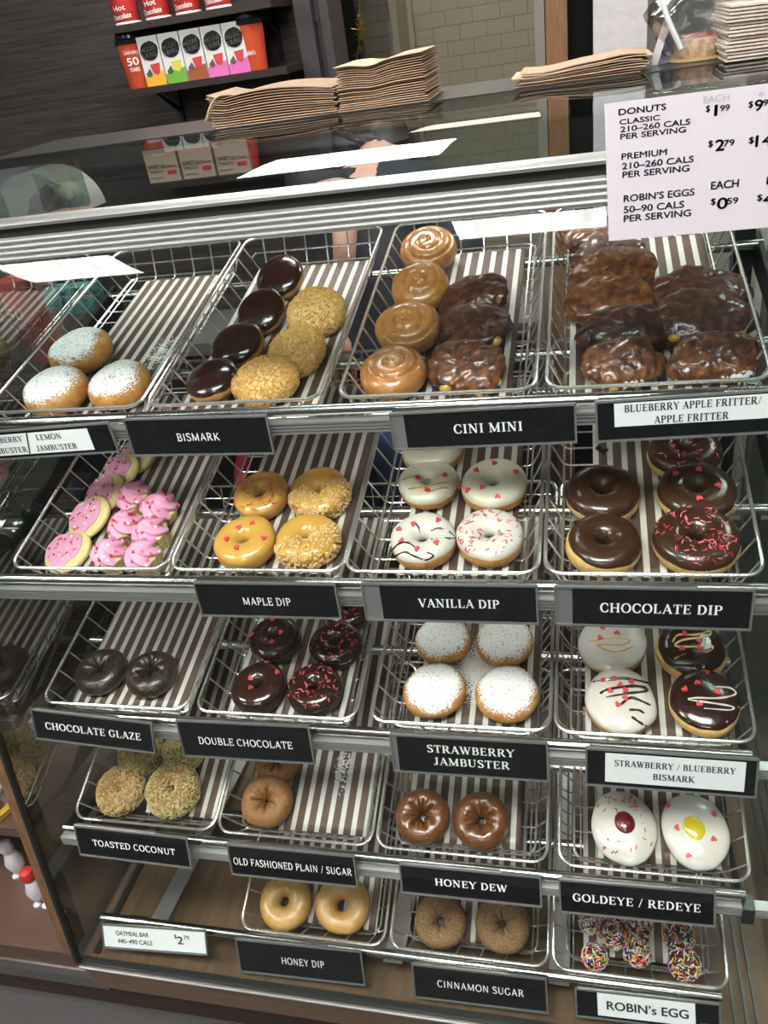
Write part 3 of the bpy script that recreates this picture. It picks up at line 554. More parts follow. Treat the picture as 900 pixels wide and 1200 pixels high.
sign(3, [(91,967),(223,981),(222,1017),(91,1000)], FL, [('TOASTED COCONUT',.002,-.001,.148,.0120)], 'black sign reading TOASTED COCONUT at the left end of the fourth shelf')
sign(3, [(269,989),(418,1002),(417,1039),(270,1023)], FL, [('OLD FASHIONED PLAIN / SUGAR',0,-.002,.194,.0130)], 'black sign reading OLD FASHIONED PLAIN / SUGAR')
sign(3, [(469,1011),(635,1027),(634,1062),(470,1045)], SF, [('HONEY DEW',.002,0,.106,.0120)], 'black sign reading HONEY DEW on the fourth shelf rail')
sign(3, [(655,1028),(839,1046),(838,1084),(656,1069)], SF, [('GOLDEYE / REDEYE',0,0,.170,.0135)], 'black sign reading GOLDEYE / REDEYE on the fourth shelf rail')
sign(4, [(279,1100),(426,1114),(426,1154),(280,1137)], FL, [('HONEY DIP',.006,-.001,.078,.0130)], 'black sign reading HONEY DIP on the lowest rail')
sign(4, [(484,1128),(642,1147),(641,1186),(485,1168)], FL, [('CINNAMON SUGAR',.002,0,.140,.0125)], 'black sign reading CINNAMON SUGAR on the lowest rail')
sign(4, [(675,1155),(845,1178),(843,1208),(675,1192)], 'font', [('ROBIN’s EGG',.002,0,.118,.0135)], 'black sign with a torn white strip reading ROBIN’s EGG', (.15,.84,.14,.92), logo=True)
# the oatmeal bar tag: a white card
def oat_sign():
    e = sign(4, [(119,1082),(241,1090),(244,1119),(124,1110)], 'font', [], 'white card reading OATMEAL BAR 440–490 CALS on the left of the lowest rail')
    for ch in list(e.children):
        if ch.name.startswith('name_panel'): pn = ch
    pn.data.materials.clear(); pn.data.materials.append(PAPER)
    xs = [v.co.x for v in pn.data.vertices]; zs = [v.co.z for v in pn.data.vertices]; x0, x1, zt = min(xs), max(xs), max(zs)
    for t, x, z, cp, wd in (('OATMEAL BAR',.026,-.016,.0082,.068),('440–490 CALS',.028,-.030,.0082,.072),('$',.146,-.014,.0065,.005),('2',.152,-.024,.0135,.011),('79',.165,-.0155,.0072,.011)):
        m = MB(); font_add(m, t, cp, x0+x, zt+z, -.0019, wd, .015); m.build('lettering', DARKPRINT, pn, False)
    fr = (x1-x0)
oat_sign()
# big price card on the front rail
def price_card():
    yp = -.1015; T0 = at_y(708,122,yp); B0 = at_y(715,282,yp); h = T0[2]-B0[2]; org = np.array([T0[0], yp, T0[2]])
    e = tag(empty('price_card', org), 'large pale lilac card with donut prices hung on the front rail at the right', 'sign')
    Wd = .26; c = MB()
    c.prism([(0,0),(Wd,0),(Wd+.002,-h),(.005,-h)], 'y', -.0012, .0012).build('card', LILAC, e, False)
    hk = MB(); hk.box(.05,.0012,-.045,.075,.008,-.030); hk.build('tape', HOLDER, e, False)
    def loc(px, py): p = at_y(px, py, yp-.0012); return p[0]-org[0], p[2]-org[2]
    pxm = np.linalg.norm(at_y(760,180,yp)-at_y(750,180,yp))/10
    def line(t, px, py, px2, cp, m_=TEALPRINT, bold=.028):
        x, z = loc(px, py); x2, z2 = loc(px2, py); m = MB(); font_add(m, t, cp*pxm, x, z, -.0016, x2-x, bold, 'l'); m.build('lettering', m_, e, False)
    line('DONUTS',725,135,780,6.6,DARKPRINT); line('CLASSIC',726,146,773,5.6); line('210–260 CALS',727,155,808,6.2); line('PER SERVING',727,163.5,803,6.2)
    line('PREMIUM',728.5,187,781,7); line('210–260 CALS',729,198.5,812,7.2); line('PER SERVING',729.5,208.5,807,7.2)
    line('ROBIN’S EGGS',731,236.5,813,8); line('50–90 CALS',731,249.5,801,8); line('PER SERVING',731,260,809,8)
    line('EACH',824,121,854,7.0,GLAREPRINT,0); line('EACH',833,222,865,9)
    for d, x, y, s_ in (('1',827,135.5,.92),('2',830,177,1.0),('0',833,245,1.05)):
        line('$',x,y-5*s_,x+5*s_,7*s_,DARKPRINT); line(d,x+(10 if d == '1' else 8 if d != '0' else 7),y,x+(13 if d == '1' else 17)*s_+1,12.5*s_,DARKPRINT)
        line({'1':'99','2':'79','0':'59'}[d],x+17*s_+1,y-5.5*s_,x+30*s_,7*s_,DARKPRINT)
    line('$',877,126,882,6.5,DARKPRINT); line('9',884,130,893,11.5,DARKPRINT); line('99',894,124,906,6.5,DARKPRINT)
    line('$',877.5,168,883,7,DARKPRINT); line('14',885,172,904,12.5,DARKPRINT)
    line('$',887,235,893,7,DARKPRINT); line('4',894,240,904,13,DARKPRINT); line('1',898,216,902,9); line('6',889,113,895,5,GLAREPRINT,0)
price_card()
# ================================================================== PASTRY
def nz(P, f, seed, octv=2):
    g = np.random.default_rng(seed); out = np.zeros(P.shape[:-1]); a = 1; tot = 0
    for o in range(octv):
        for k in range(5):
            d = g.normal(size=3); d *= f*(2**o)/np.linalg.norm(d); out += a*np.sin(P@d+g.random()*6.28)
        tot += a*2.2; a *= .5
    return out/tot
class Ring:
    def __init__(s, R, hole, h, p=2.3, seed=0, amp=.0015, ex=1, ey=1, crink=0):
        s.R, s.Rc, s.a, s.b, s.p, s.seed, s.amp, s.ex, s.ey, s.crink = R, (R+hole)/2, (R-hole)/2, h/2, p, seed, amp, ex, ey, crink; s.end = 205
    def S(s, th, ph, d=0.0):
        c, q = np.cos(ph), np.sin(ph); cc = np.sign(c)*np.abs(c)**(2/s.p); qq = np.sign(q)*np.abs(q)**(2/s.p)
        rho = s.Rc+(s.a+d)*cc; z = (s.b+d)*qq
        if s.crink:
            inner = np.clip((-cc+.35), 0, 1)*np.clip(qq+.6, 0, 1); star = np.abs(np.sin(th*3.5+s.seed))**.5*.6+np.abs(np.sin(th*5.5+s.seed*2))**.5*.4
            z = z-s.crink*inner*(1-star)*1.6; rho = rho+s.crink*inner*(1-star)
        P = np.stack([rho*np.cos(th)*s.ex, rho*np.sin(th)*s.ey, z], -1)
        n = nz(P, 75, s.seed)[..., None]*s.amp; rad = np.stack([np.cos(th)*cc, np.sin(th)*cc, qq*.8], -1); return P+rad*n
    def top(s, x, y, d=0):
        r_ = np.hypot(x/s.ex, y/s.ey); t = np.clip(abs((r_-s.Rc)/s.a), 0, .97); return s.b*(1-t**s.p)**(1/s.p)+d
class Puff(Ring):
    def __init__(s, R, h, p=2.5, seed=0, amp=.0015, ex=1, ey=1):
        s.R, s.Rc, s.a, s.b, s.p, s.seed, s.amp, s.ex, s.ey, s.crink = R, 0, R, h/2, p, seed, amp, ex, ey, 0; s.end = 90
def body_mesh(B, n=44, m=22):
    th = np.linspace(0, 2*np.pi, n, endpoint=False)
    if isinstance(B, Puff): ph = np.radians(np.linspace(-90, 90, m)); A = B.S(th[:,None]+0*ph[None], ph[None]+0*th[:,None]); return MB().grid(A, True)
    ph = np.linspace(0, 2*np.pi, m, endpoint=False); A = B.S(th[:,None]+0*ph[None], ph[None]+0*th[:,None]); return MB().grid(A, True, True)
def cap_grid(B, low, wob, tilt=0, tdir=0, d=.0016, seed=0, n=60, m=18, end=None):
    th = np.linspace(0, 2*np.pi, n, endpoint=False); g = np.random.default_rng(seed+50)
    lo = low+tilt*np.cos(th-tdir)+wob*sum(np.sin(th*k+g.random()*6.28)/(1+.25*k) for k in (2,3,5,7,11))/1.8
    t = np.linspace(0, 1, m); e = end or B.end
    ph = np.radians(lo[:,None]+(e-lo[:,None])*t[None]); dd = d*np.minimum(1, t*6)**.6-.0004*(t < .02)
    if not isinstance(B, Puff): dd = dd*np.minimum(1, (1-t)*6+.05)
    return B.S(th[:,None]+0*ph, ph, np.broadcast_to(dd[None], ph.shape)), th, ph
def icing_mesh(B, low=12, wob=7, tilt=0, tdir=0, d=.0016, seed=0):
    A, _, _ = cap_grid(B, low, wob, tilt, tdir, d, seed); return MB().grid(A, True)
def rod(mb, p, n, L_, r_, mi, g):
    n = n/np.linalg.norm(n); t = g.normal(size=3); t -= n*np.dot(t, n)*.85; t /= np.linalg.norm(t); mb.tube([p-t*L_/2+n*r_*.6, p+t*L_/2+n*r_*.6], r_, 5, mi=mi)
def nrm(B, x, y, d):
    e = .0012; zx = (B.top(x+e,y,d)-B.top(x-e,y,d))/(2*e); zy = (B.top(x,y+e,d)-B.top(x,y-e,d))/(2*e); v = np.array([-zx,-zy,1.0]); return v/np.linalg.norm(v)
hp = [(.0, -.0042),(.0030,-.0012),(.0044,.0012),(.0040,.0030),(.0024,.0038),(.0008,.0032),(0,.0020),(-.0008,.0032),(-.0024,.0038),(-.0040,.0030),(-.0044,.0012),(-.0030,-.0012)]
heart_me = MB().prism(hp, 'z', -.0006, .0022).mesh('heart_candy', REDHEART, False)
def heart_shape(mb, p, n, sc_, mi, g):
    n = n/np.linalg.norm(n); t = g.normal(size=3); t -= n*np.dot(t, n); t /= np.linalg.norm(t); u = np.cross(n, t); k = len(hp)
    V = [p+sc_*(a*t+b*u)+n*zz for zz in (0, .0009) for a, b in hp]
    mb.add(V, [tuple(range(k, 2*k)), tuple(range(k-1, -1, -1))]+[(i, (i+1) % k, k+(i+1) % k, k+i) for i in range(k)], mi)
class Spot:
    def __init__(s, r_, b, px, py, w_, hfac=None, h=None, lean=0, roll=0, spin=None, lift=0):
        th = ROWT[r_]; T = tray_m(r_, b); n = np.array(T.to_3x3() @ Vector((0,0,1)))
        hh = h or .03
        for it in range(3):
            o = np.array(T @ Vector((0,0,-BD+.005+hh/2+lift))); P = at_plane(px, py, o, n); dist = np.dot(P-CAM, FW); R = w_/2*dist/FPX
            if hfac: hh = R*hfac
        s.P, s.R, s.h = P, R, hh
        spin = rnd.random()*360 if spin is None else spin
        s.rot = Matrix.Rotation(th+math.radians(lean), 3, 'X') @ Matrix.Rotation(math.radians(roll), 3, 'Y') @ Matrix.Rotation(math.radians(spin), 3, 'Z')
        s.M = Matrix.Translation(Vector(P)) @ s.rot.to_4x4(); s.Mi = s.M.inverted()
    def local(s, px, py, B, d):
        c = s.Mi @ Vector(CAM); v = s.Mi.to_3x3() @ Vector(ray(px, py)); z = B.b*.9
        for _ in range(6):
            t = (z-c.z)/v.z; x, y = c.x+v.x*t, c.y+v.y*t; z = .5*z+.5*float(B.top(x, y, d))
        return x, y, float(B.top(x, y, d))
def put(mesh_ob, sp): mesh_ob.matrix_world = sp.M; return mesh_ob
def thing(name, sp, label, cat, group=None):
    e = empty(name); e.matrix_world = sp.M; return tag(e, label, cat, group)
def hearts(e, sp, B, d, pts, m=None):
    for px, py in pts:
        x, y, z = sp.local(px, py, B, d); n = Vector(nrm(B, x, y, d)); o = link(bpy.data.objects.new('heart_candy', heart_me), e)
        o.matrix_local = Matrix.Translation((x, y, z)) @ n.to_track_quat('Z', 'Y').to_matrix().to_4x4() @ Matrix.Rotation(rnd.random()*6.28, 4, 'Z')
def drizzle(e, sp, B, d, lines, r_, m_):
    mb = MB()
    for L_ in lines:
        pts = []
        for q in sline([(a, b, 0) for a, b in L_], 7): x, y, z = sp.local(q[0], q[1], B, d); pts.append((x, y, z))
        n_ = len(pts); mb.tube(pts, [r_*(.55+.45*math.sin(math.pi*min(1, .15+.85*i/n_))+.15*math.sin(i)) for i in range(n_)], 6)
    mb.build('drizzle', m_, e)
def scatter(B, n, test, d, seed):
    g = np.random.default_rng(seed); out = []; k = 0
    while len(out) < n and k < n*60:
        k += 1; x, y = g.uniform(-B.R*B.ex, B.R*B.ex), g.uniform(-B.R*B.ey, B.R*B.ey); r_ = math.hypot(x/B.ex, y/B.ey)
        if r_ > B.R*.95 or (B.Rc and r_ < B.Rc-B.a*.85) or not test(x, y): continue
        out.append((np.array([x, y, float(B.top(x, y, d))]), nrm(B, x, y, d)))
    return out, g
SPR = [REDSPR, PINKSPR, WHITESPR, BLUESPR, YELSPR, GREENSPR, ORSPR]
def sprinkles(e, B, n, d, seed, test=lambda x, y: True, mats=(0,0,0,1), name='sprinkles', L_=.0060, r_=.00075):
    pts, g = scatter(B, n, test, d, seed); mb = MB()
    for p, nn in pts: rod(mb, p, nn, L_, r_, int(g.choice(mats)), g)
    mb.build(name, SPR, e)['kind'] = 'stuff'
def chunks(e, B, n, d, seed, m_, size, test=lambda x, y: True, name='chopped_nuts', flat=1.0, full=False):
    g = np.random.default_rng(seed); mb = MB(); V0 = np.array([(-1,-1,-1),(1,-1,-1),(1,1,-1),(-1,1,-1),(-1,-1,1),(1,-1,1),(1,1,1),(-1,1,1)], float); F = [(0,3,2,1),(4,5,6,7),(0,1,5,4),(1,2,6,5),(2,3,7,6),(3,0,4,7)]
    cnt = 0; k = 0
    while cnt < n and k < n*40:
        k += 1; th = g.random()*6.283; ph = math.radians(g.uniform(-35, 92 if isinstance(B, Puff) else 205)); 
        P = B.S(np.array(th), np.array(ph), d)
        if g.random() > np.hypot(P[0], P[1])/B.R or not test(P[0], P[1]): continue
        q = Matrix.Rotation(g.random()*6.28, 3, g.normal(size=3)); Q = np.array(q)
        V = (V0*np.array([1, g.uniform(.5,1), flat*g.uniform(.4,.9)])*size*g.uniform(.6,1.25)+g.normal(size=(8,3))*size*.22)@Q.T+P; mb.add(V, F); cnt += 1
    mb.build(name, m_, e, False)['kind'] = 'stuff'
def dusting(e, B, low, m_, seed, tilt=0, tdir=0, name='sugar_dusting'):
    A, th, ph = cap_grid(B, low, 10, tilt, tdir, .0007, seed, end=90 if isinstance(B, Puff) else 170)
    mb = MB().grid(A, True); o = mb.build(name, m_, e); ul = o.data.uv_layers.new(name='UVMap'); nv = A.shape[1]
    for lp in o.data.loops: ul.data[lp.index].uv = ((lp.vertex_index//nv)/60, min(1, (lp.vertex_index % nv)/(nv-1)*2.0))
    o['kind'] = 'stuff'
SEED = [100]
def ns(): SEED[0] += 1; return SEED[0]
# ---- kinds
def ring_donut(r_, b, px, py, w_, label, crust, ice=None, hf=.72, hole=.16, low=8, wob=6, tilt=0, tdir=0, group=None, crink=0, p=2.3, **k):
    sp = Spot(r_, b, px, py, w_, hfac=hf, **k); sd = ns(); B = Ring(sp.R*.97, sp.R*hole, sp.h, p, sd, .0012 if not crink else .0014, crink=crink)
    if ice is None and group is not None and group.get('plain'):
        return tag(put(body_mesh(B, 60, 30).build('ring_donut', crust), sp), label, 'donut', group.get('g')), sp, B
    e = thing('ring_donut', sp, label, 'donut', (group or {}).get('g')); body_mesh(B, 56 if crink else 44, 26 if crink else 22).build('dough', crust, e)
    if ice: icing_mesh(B, low, wob, tilt, tdir, .0017, sd).build('icing', ice, e)
    return e, sp, B
def puff_donut(r_, b, px, py, w_, label, crust, ice=None, hf=.9, low=12, wob=6, tilt=0, tdir=0, group=None, p=2.4, ex=1, ey=1, name='filled_donut', **k):
    sp = Spot(r_, b, px, py, w_, hfac=hf, **k); sd = ns(); B = Puff(sp.R*.97, sp.h, p, sd, .0016, ex, ey)
    e = thing(name, sp, label, 'donut', group); body_mesh(B).build('dough', crust, e)
    if ice: icing_mesh(B, low, wob, tilt, tdir, .0018, sd).build('icing', ice, e)
    return e, sp, B
D = .0019
# top shelf: powdered jam donuts
for px, py, w_, lb, tl in ((95,412,77,'sugar dusted jam donut lying behind the other two in the far left top basket',4),(66,459,80,'sugar dusted jam donut at the front left of the far left top basket',2),(141,451,77,'sugar dusted jam donut with a dark jam spot at the front right',8)):
    e, sp, B = puff_donut(0, 0, px, py, w_, lb, YCRUST, hf=1.0, group='powdered jam donuts in the top basket', name='jam_donut', p=2.25, lean=4, spin=0); dusting(e, B, 4, SUGAR, ns(), 10, 0.3)
    if px == 141: MB().lathe([(0,.0016),(.003,.0013),(.0036,0)], 10).build('jam_spot', DARKCHOC, e).matrix_local = Matrix.Translation((-.006,-B.R*.965,-.009)) @ Matrix.Rotation(math.radians(90),4,'X')
# top shelf: chocolate bismarks and crumb topped
for px, py, w_, lb, ln in ((328,327,60,'chocolate iced filled donut at the back of the chocolate row in the top basket',24),(307,366,62,'chocolate iced filled donut second from the back in the top basket row of four',24),(279,405,68,'shiny chocolate iced filled donut second from the front in the top basket',14),(250,446,68,'chocolate iced filled donut at the very front left of the second top basket',6)):
    e, sp, B = puff_donut(0, 1, px, py, w_, lb, YCRUST, DARKCHOC, hf=.82, low=4, group='chocolate filled donuts in the top basket', lean=ln, roll=-6, lift=.008 if ln > 20 else .003)
for px, py, w_, lb, ln in ((371,366,70,'crumb coated filled donut at the back of its row in the top basket',22),(348,412,71,'crumb coated filled donut in the middle of its row in the top basket',20),(312,446,80,'crumb coated filled donut at the front beside the curled liner edge',6)):
    e, sp, B = puff_donut(0, 1, px, py, w_, lb, PALECRUST, None, hf=.8, group='crumb topped donuts in the top basket', lean=ln, lift=.006 if ln > 10 else .002)
    chunks(e, B, 1500, .0004, ns(), CRUMB, .0014, name='crumb_coating', test=lambda x, y: True)
# top shelf: cinnamon buns
def bun(px, py, w_, lb, ln, lift):
    sp = Spot(0, 2, px, py, w_, hfac=.95, lean=ln, lift=lift); sd = ns(); B = Puff(sp.R*.97, sp.h, 2.6, sd, .0015)
    th = np.linspace(0, 2*np.pi, 90, endpoint=False); ph = np.radians(np.linspace(-90, 90, 54)); A = B.S(th[:,None]+0*ph[None], ph[None]+0*th[:,None])
    rho = np.hypot(A[...,0], A[...,1])/B.R; g = ((rho*2.6-th[:,None]/(2*np.pi)) % 1); gr = np.exp(-((g-.5)/.13)**2)*np.clip((ph[None]-.15)*3, 0, 1)*(rho < .93); A[...,2] -= .0042*gr
    put(MB().grid(A, True).build('cinnamon_bun', CINIDOUGH), sp); tag(bpy.data.objects[-1] if False else COL.objects[-1], lb, 'cinnamon bun', 'glazed cinnamon buns in the top basket'); return sp, B
for a in ((502,293,69,'glazed swirl cinnamon bun at the very back of the column of four',18,.006),(493,337,71,'glazed swirl cinnamon bun second from the back, pale streak across it',18,.006),(478,385,79,'glazed swirl cinnamon bun second from the front with an open spiral',14,.004),(461,437,83,'glazed swirl cinnamon bun at the front of the column',6,0)): bun(*a)
# fritters
def fritter(b, px, py, wpx, hpx, lb, m_, lean, roll=0, grp=None, ap=0, lift=0, patch=None, dep=.8):
    sp = Spot(0, b, px, py, wpx, h=.035, lean=lean, roll=roll, spin=0, lift=lift); sd = ns(); R = sp.R
    n, m = 90, 52; th = np.linspace(0, 2*np.pi, n, endpoint=False); ph = np.radians(np.linspace(-90, 90, m)); T_, P_ = np.meshgrid(th, ph, indexing='ij')
    c = np.abs(np.cos(P_))**.8; s_ = np.sign(np.sin(P_))*np.abs(np.sin(P_))**.8; hz = .5*hpx/wpx*R*1.38
    A = np.stack([R*c*np.cos(T_), R*dep*c*np.sin(T_), hz*s_], -1); nn = nz(A, 48, sd, 3); n2 = nz(A, 120, sd+9, 2); n3 = np.abs(nz(A, 230, sd+4, 2)); A = A*(1+.13*nn[...,None]+.07*n2[...,None]-.07*n3[...,None])
    e = thing('apple_fritter', sp, lb, 'fritter', grp); MB().grid(A, True).build('dough', m_, e); g = np.random.default_rng(sd)
    for q in range(ap):
        t = g.uniform(3.6, 5.8); s = MB(); r0 = g.uniform(.007, .011); thg = np.linspace(0, 2*np.pi, 14, endpoint=False); pg = np.linspace(-np.pi/2, np.pi/2, 9); TT, PP = np.meshgrid(thg, pg, indexing='ij')
        Q = np.stack([1.2*r0*np.cos(PP)*np.cos(TT), r0*np.cos(PP)*np.sin(TT), .8*r0*np.sin(PP)], -1); Q = Q*(1+.25*nz(Q, 160, sd+q)[...,None]); s.grid(Q, True)
        o = s.build('apple_piece', APPLE, e); o.location = (R*.86*math.cos(t), R*dep*.86*math.sin(t), hz*g.uniform(-.3,.35))
    if patch:
        i0, i1, j0, j1 = [int(q*1.6) for q in patch]; sub = A[i0:i1, j0:j1]*1.012; o = MB().grid(sub).build('sugar_patch', SPILL2, e); ul = o.data.uv_layers.new(name='UVMap'); nv = sub.shape[1]; nu = sub.shape[0]
        for lp in o.data.loops:
            a, c_ = (lp.vertex_index//nv)/(nu-1), (lp.vertex_index % nv)/(nv-1); ul.data[lp.index].uv = (a, 1.15*math.sin(math.pi*a)*math.sin(math.pi*c_))
    return e
SPILL2 = sugar_mat('dried_glaze_patch', 1.14, 200)
gf = 'dark fritters beside the cinnamon buns'
fritter(2,558,348,86,42,'dark lumpy fritter at the back of three beside the cinnamon buns',FRITTERD,10,-12,gf,0,.004)
fritter(2,557,385,93,46,'dark glazed fritter in the middle of three beside the cinnamon buns',FRITTERD,14,-8,gf,1,.004)
fritter(2,551,433,94,52,'dark lumpy fritter at the front of three with yellow apple showing',FRITTER,26,0,gf,3,.004)
gl, gr_ = 'fritters in the left leaning stack', 'fritters in the right leaning stack'
fritter(3,704,278,82,38,'fritter at the very back of the left stack, partly behind the price card',FRITTER,8,-6,gl,0,.012)
fritter(3,714,300,92,40,'dark fritter second from the back of the left stack',FRITTERD,12,-4,gl,0,.010)
fritter(3,716,323,101,46,'reddish fritter third from the back of the left stack',FRITTER,14,-4,gl,0,.008)
fritter(3,717,353,101,46,'fritter third from the front of the left stack, browner at its right end',FRITTER,16,-2,gl,1,.006)
fritter(3,731,389,97,54,'fritter second from the front of the left stack with a smear across it',FRITTERD,22,0,gl,0,.005)
fritter(3,732,428,107,52,'front fritter of the left stack with a white sugar patch',FRITTER,34,0,gl,1,.005,(38,50,16,27),.62)
fritter(3,818,341,108,40,'dark flat fritter at the back of the right stack',FRITTERD,12,4,gr_,0,.006)
fritter(3,824,377,112,54,'broken fritter in the middle of the right stack showing yellow filling',FRITTERD,18,3,gr_,5,.006)
fritter(3,836,421,110,58,'front fritter of the right stack near the basket corner with pale sugar patch',FRITTER,34,0,gr_,1,.005,(42,54,16,26),.62)
# second shelf: pink cookies
for i, (px, py, w_, lb) in enumerate(((80,647,59,'pink iced sugar cookie at the front of the row of five'),(105,607,58,'pink iced sugar cookie second from the front of the row'),(123,579,55,'pink iced sugar cookie in the middle of the row'),(142,553,51,'pink iced sugar cookie second from the back of the row'),(162,533,50,'pink iced sugar cookie at the back, half hidden by the BISMARK sign'))):
    sp = Spot(1, 0, px, py, w_, h=.012, lean=(8,14,16,18,20)[i], roll=(-4,-13,-14,-14,-14)[i], spin=0, lift=(.001,.010,.012,.012,.012)[i]); sd = ns(); B = Puff(sp.R, .013, 4, sd, .0008)
    e = thing('sugar_cookie', sp, lb, 'cookie', 'pink iced cookies in the second shelf basket'); body_mesh(B, 44, 16).build('biscuit', COOKIE, e)
    n = 44; th = np.linspace(0, 2*np.pi, n, endpoint=False); g = np.random.default_rng(sd); rr = sp.R*.80*(1+.05*np.sin(3*th+g.random()*6)+.03*np.sin(5*th+g.random()*6)+.02*np.sin(9*th))
    A = np.stack([np.stack([-.005+f*rr*np.cos(th), .002+f*rr*np.sin(th), 0*th+z], -1) for f, z in ((0,.0094),(.4,.0093),(.8,.0090),(.95,.0084),(1,.0072),(1.0,.0055))], 1); MB().grid(A, True).build('icing', PINKICE, e)
    mb = MB()
    for _ in range(34):
        t, f = g.random()*6.28, .9*math.sqrt(g.random())*sp.R*.8; p = np.array([-.005+f*math.cos(t), .002+f*math.sin(t), .0091])
        if g.random() < .65: heart_shape(mb, p, np.array([0,0,1.]), .52, int(g.choice([0,0,1,2])), g)
        else: rod(mb, p, np.array([0,0,1.]), .004, .0006, int(g.choice([0,1,2])), g)
    mb.build('heart_sprinkles', [REDSPR, PINKHEART, WHITESPR], e, False)['kind'] = 'stuff'
def cupcake(px, py, w_, lb, ln, rl):
    sp = Spot(1, 0, px, py, w_, h=.05, lean=ln-16, roll=rl, spin=rnd.random()*40, lift=-.004); sd = ns(); R = sp.R; g = np.random.default_rng(sd)
    e = thing('cupcake', sp, lb, 'cupcake', 'mini cupcakes in the second shelf basket')
    n = 80; th = np.linspace(0, 2*np.pi, n, endpoint=False); pl = 1+.035*np.sign(np.sin(th*20))
    A = np.stack([np.stack([r_*R*pl*np.cos(th), r_*R*pl*np.sin(th), 0*th+z*R], -1) for r_, z in ((.0,-1.02),(.60,-1.02),(.66,-1.0),(.94,.02),(.96,.10),(.91,.09))], 1); MB().grid(A, True).build('paper_cup', CUPLINER, e)
    MB().lathe([(.90*R,.0),(.93*R,.12*R),(.80*R,.26*R),(0,.32*R)], 32).build('cake', CUPCAKE, e)
    nl = 22; L_ = []
    for k in range(nl):
        t = k/(nl-1); r0 = R*(.94*(1-t**1.7)**.75+.03); z = R*(.14+.92*t); tw = 1.25*t; amp = .17*(1-t*.3)
        st = np.cos(6*(th+tw)); L_.append(np.stack([r0*(1+amp*st)*np.cos(th), r0*(1+amp*st)*np.sin(th), 0*th+z+.03*R*np.sin(2*th)], -1))
    A = np.stack(L_, 1); MB().grid(A, True).build('frosting', PINKFROST, e); mb = MB()
    for _ in range(26):
        i, k = int(g.integers(0, n)), int(g.integers(2, 19)); p = A[i, k]; nn = np.array([p[0], p[1], R*.5]); heart_shape(mb, p*1.02, nn, .62, int(g.choice([0,0,1,1,2])), g)
    mb.build('heart_sprinkles', [REDSPR, PINKHEART, WHITESPR], e, False)['kind'] = 'stuff'
for a in ((159,584,42,'pink frosted mini cupcake at the back left of the cluster',16,-14),(188,597,42,'pink frosted mini cupcake at the back right of the cluster',16,8),(148,617,41,'pink frosted mini cupcake in the middle left of the cluster',18,-10),(178,626,43,'pink frosted mini cupcake in the middle right with a single heart on top',18,-8),(130,650,42,'pink frosted mini cupcake at the front left covered in pink hearts',14,0),(169,652,43,'pink frosted mini cupcake at the front right leaning on its side',14,-6)): cupcake(*a)
# second shelf: maple dip
gm = {'g': 'maple dip donuts'}
e, sp, B = ring_donut(1,1,307,582,69,'maple dip donut with red sprinkles at the back left', YCRUST, MAPLE, group=gm, lean=4); sprinkles(e, B, 46, D, ns())
e, sp, B = ring_donut(1,1,375,579,73,'maple dip donut half covered in chopped nuts at the back right', YCRUST, MAPLE, group=gm, lean=4, spin=0); chunks(e, B, 480, .0022, ns(), NUTS, .0017, lambda x, y: y < .35*x+.006)
e, sp, B = ring_donut(1,1,288,637,77,'maple dip donut with five red hearts at the front left', YCRUST, MAPLE, group=gm); hearts(e, sp, B, D, ((280,618),(296,613),(265,632),(277,642),(309,631)))
e, sp, B = ring_donut(1,1,361,634,77,'maple dip donut with nuts over its front half at the front right', YCRUST, MAPLE, group=gm, spin=0); chunks(e, B, 560, .0022, ns(), NUTS, .0017, lambda x, y: y < .5*x+.004)
# second shelf: vanilla dip
gv = {'g': 'vanilla dip donuts'}
e, sp, B = ring_donut(1,2,507,528,74,'vanilla dip donut at the back, mostly hidden behind the CINI MINI sign', YCRUST, VANILLA, group=gv)
e, sp, B = ring_donut(1,2,502,569,72,'vanilla dip donut with thin caramel drizzle and hearts, middle left', YCRUST, VANILLA, group=gv, low=2); drizzle(e, sp, B, D, [((471,563),(490,557),(500,562),(519,556),(535,557)),((478,573),(500,570),(520,566),(536,568)),((500,577),(520,572),(534,575))], .0012, MAPLE); hearts(e, sp, B, D, ((489,560),(521,557),(500,574),(494,539),(518,540)))
e, sp, B = ring_donut(1,2,579,570,79,'plain white vanilla dip donut with six hearts, middle right', YCRUST, VANILLA, group=gv); hearts(e, sp, B, D, ((558,551),(579,543),(548,574),(565,571),(583,582),(605,553),(539,570)))
e, sp, B = ring_donut(1,2,496,635,80,'vanilla dip donut with dark chocolate drizzle and hearts, front left', YCRUST, WHITEICE, group=gv, tilt=10, tdir=4.6, spin=0); drizzle(e, sp, B, D, [((459,645),(468,637),(478,636),(486,641)),((505,632),(516,629),(526,631),(534,630)),((505,622),(514,619),(526,623),(532,628)),((462,652),(474,647),(486,652),(499,656),(508,651),(500,647)),((484,612),(490,617),(492,624))], .0015, DARKCHOC); hearts(e, sp, B, D, ((468,620),(484,614),(514,610),(471,634),(488,643),(511,636)))
e, sp, B = ring_donut(1,2,574,631,81,'vanilla dip donut with red rod sprinkles, front right', YCRUST, WHITEICE, group=gv, tilt=8, tdir=4.6, spin=0); sprinkles(e, B, 75, D, ns(), mats=(0,0,1))
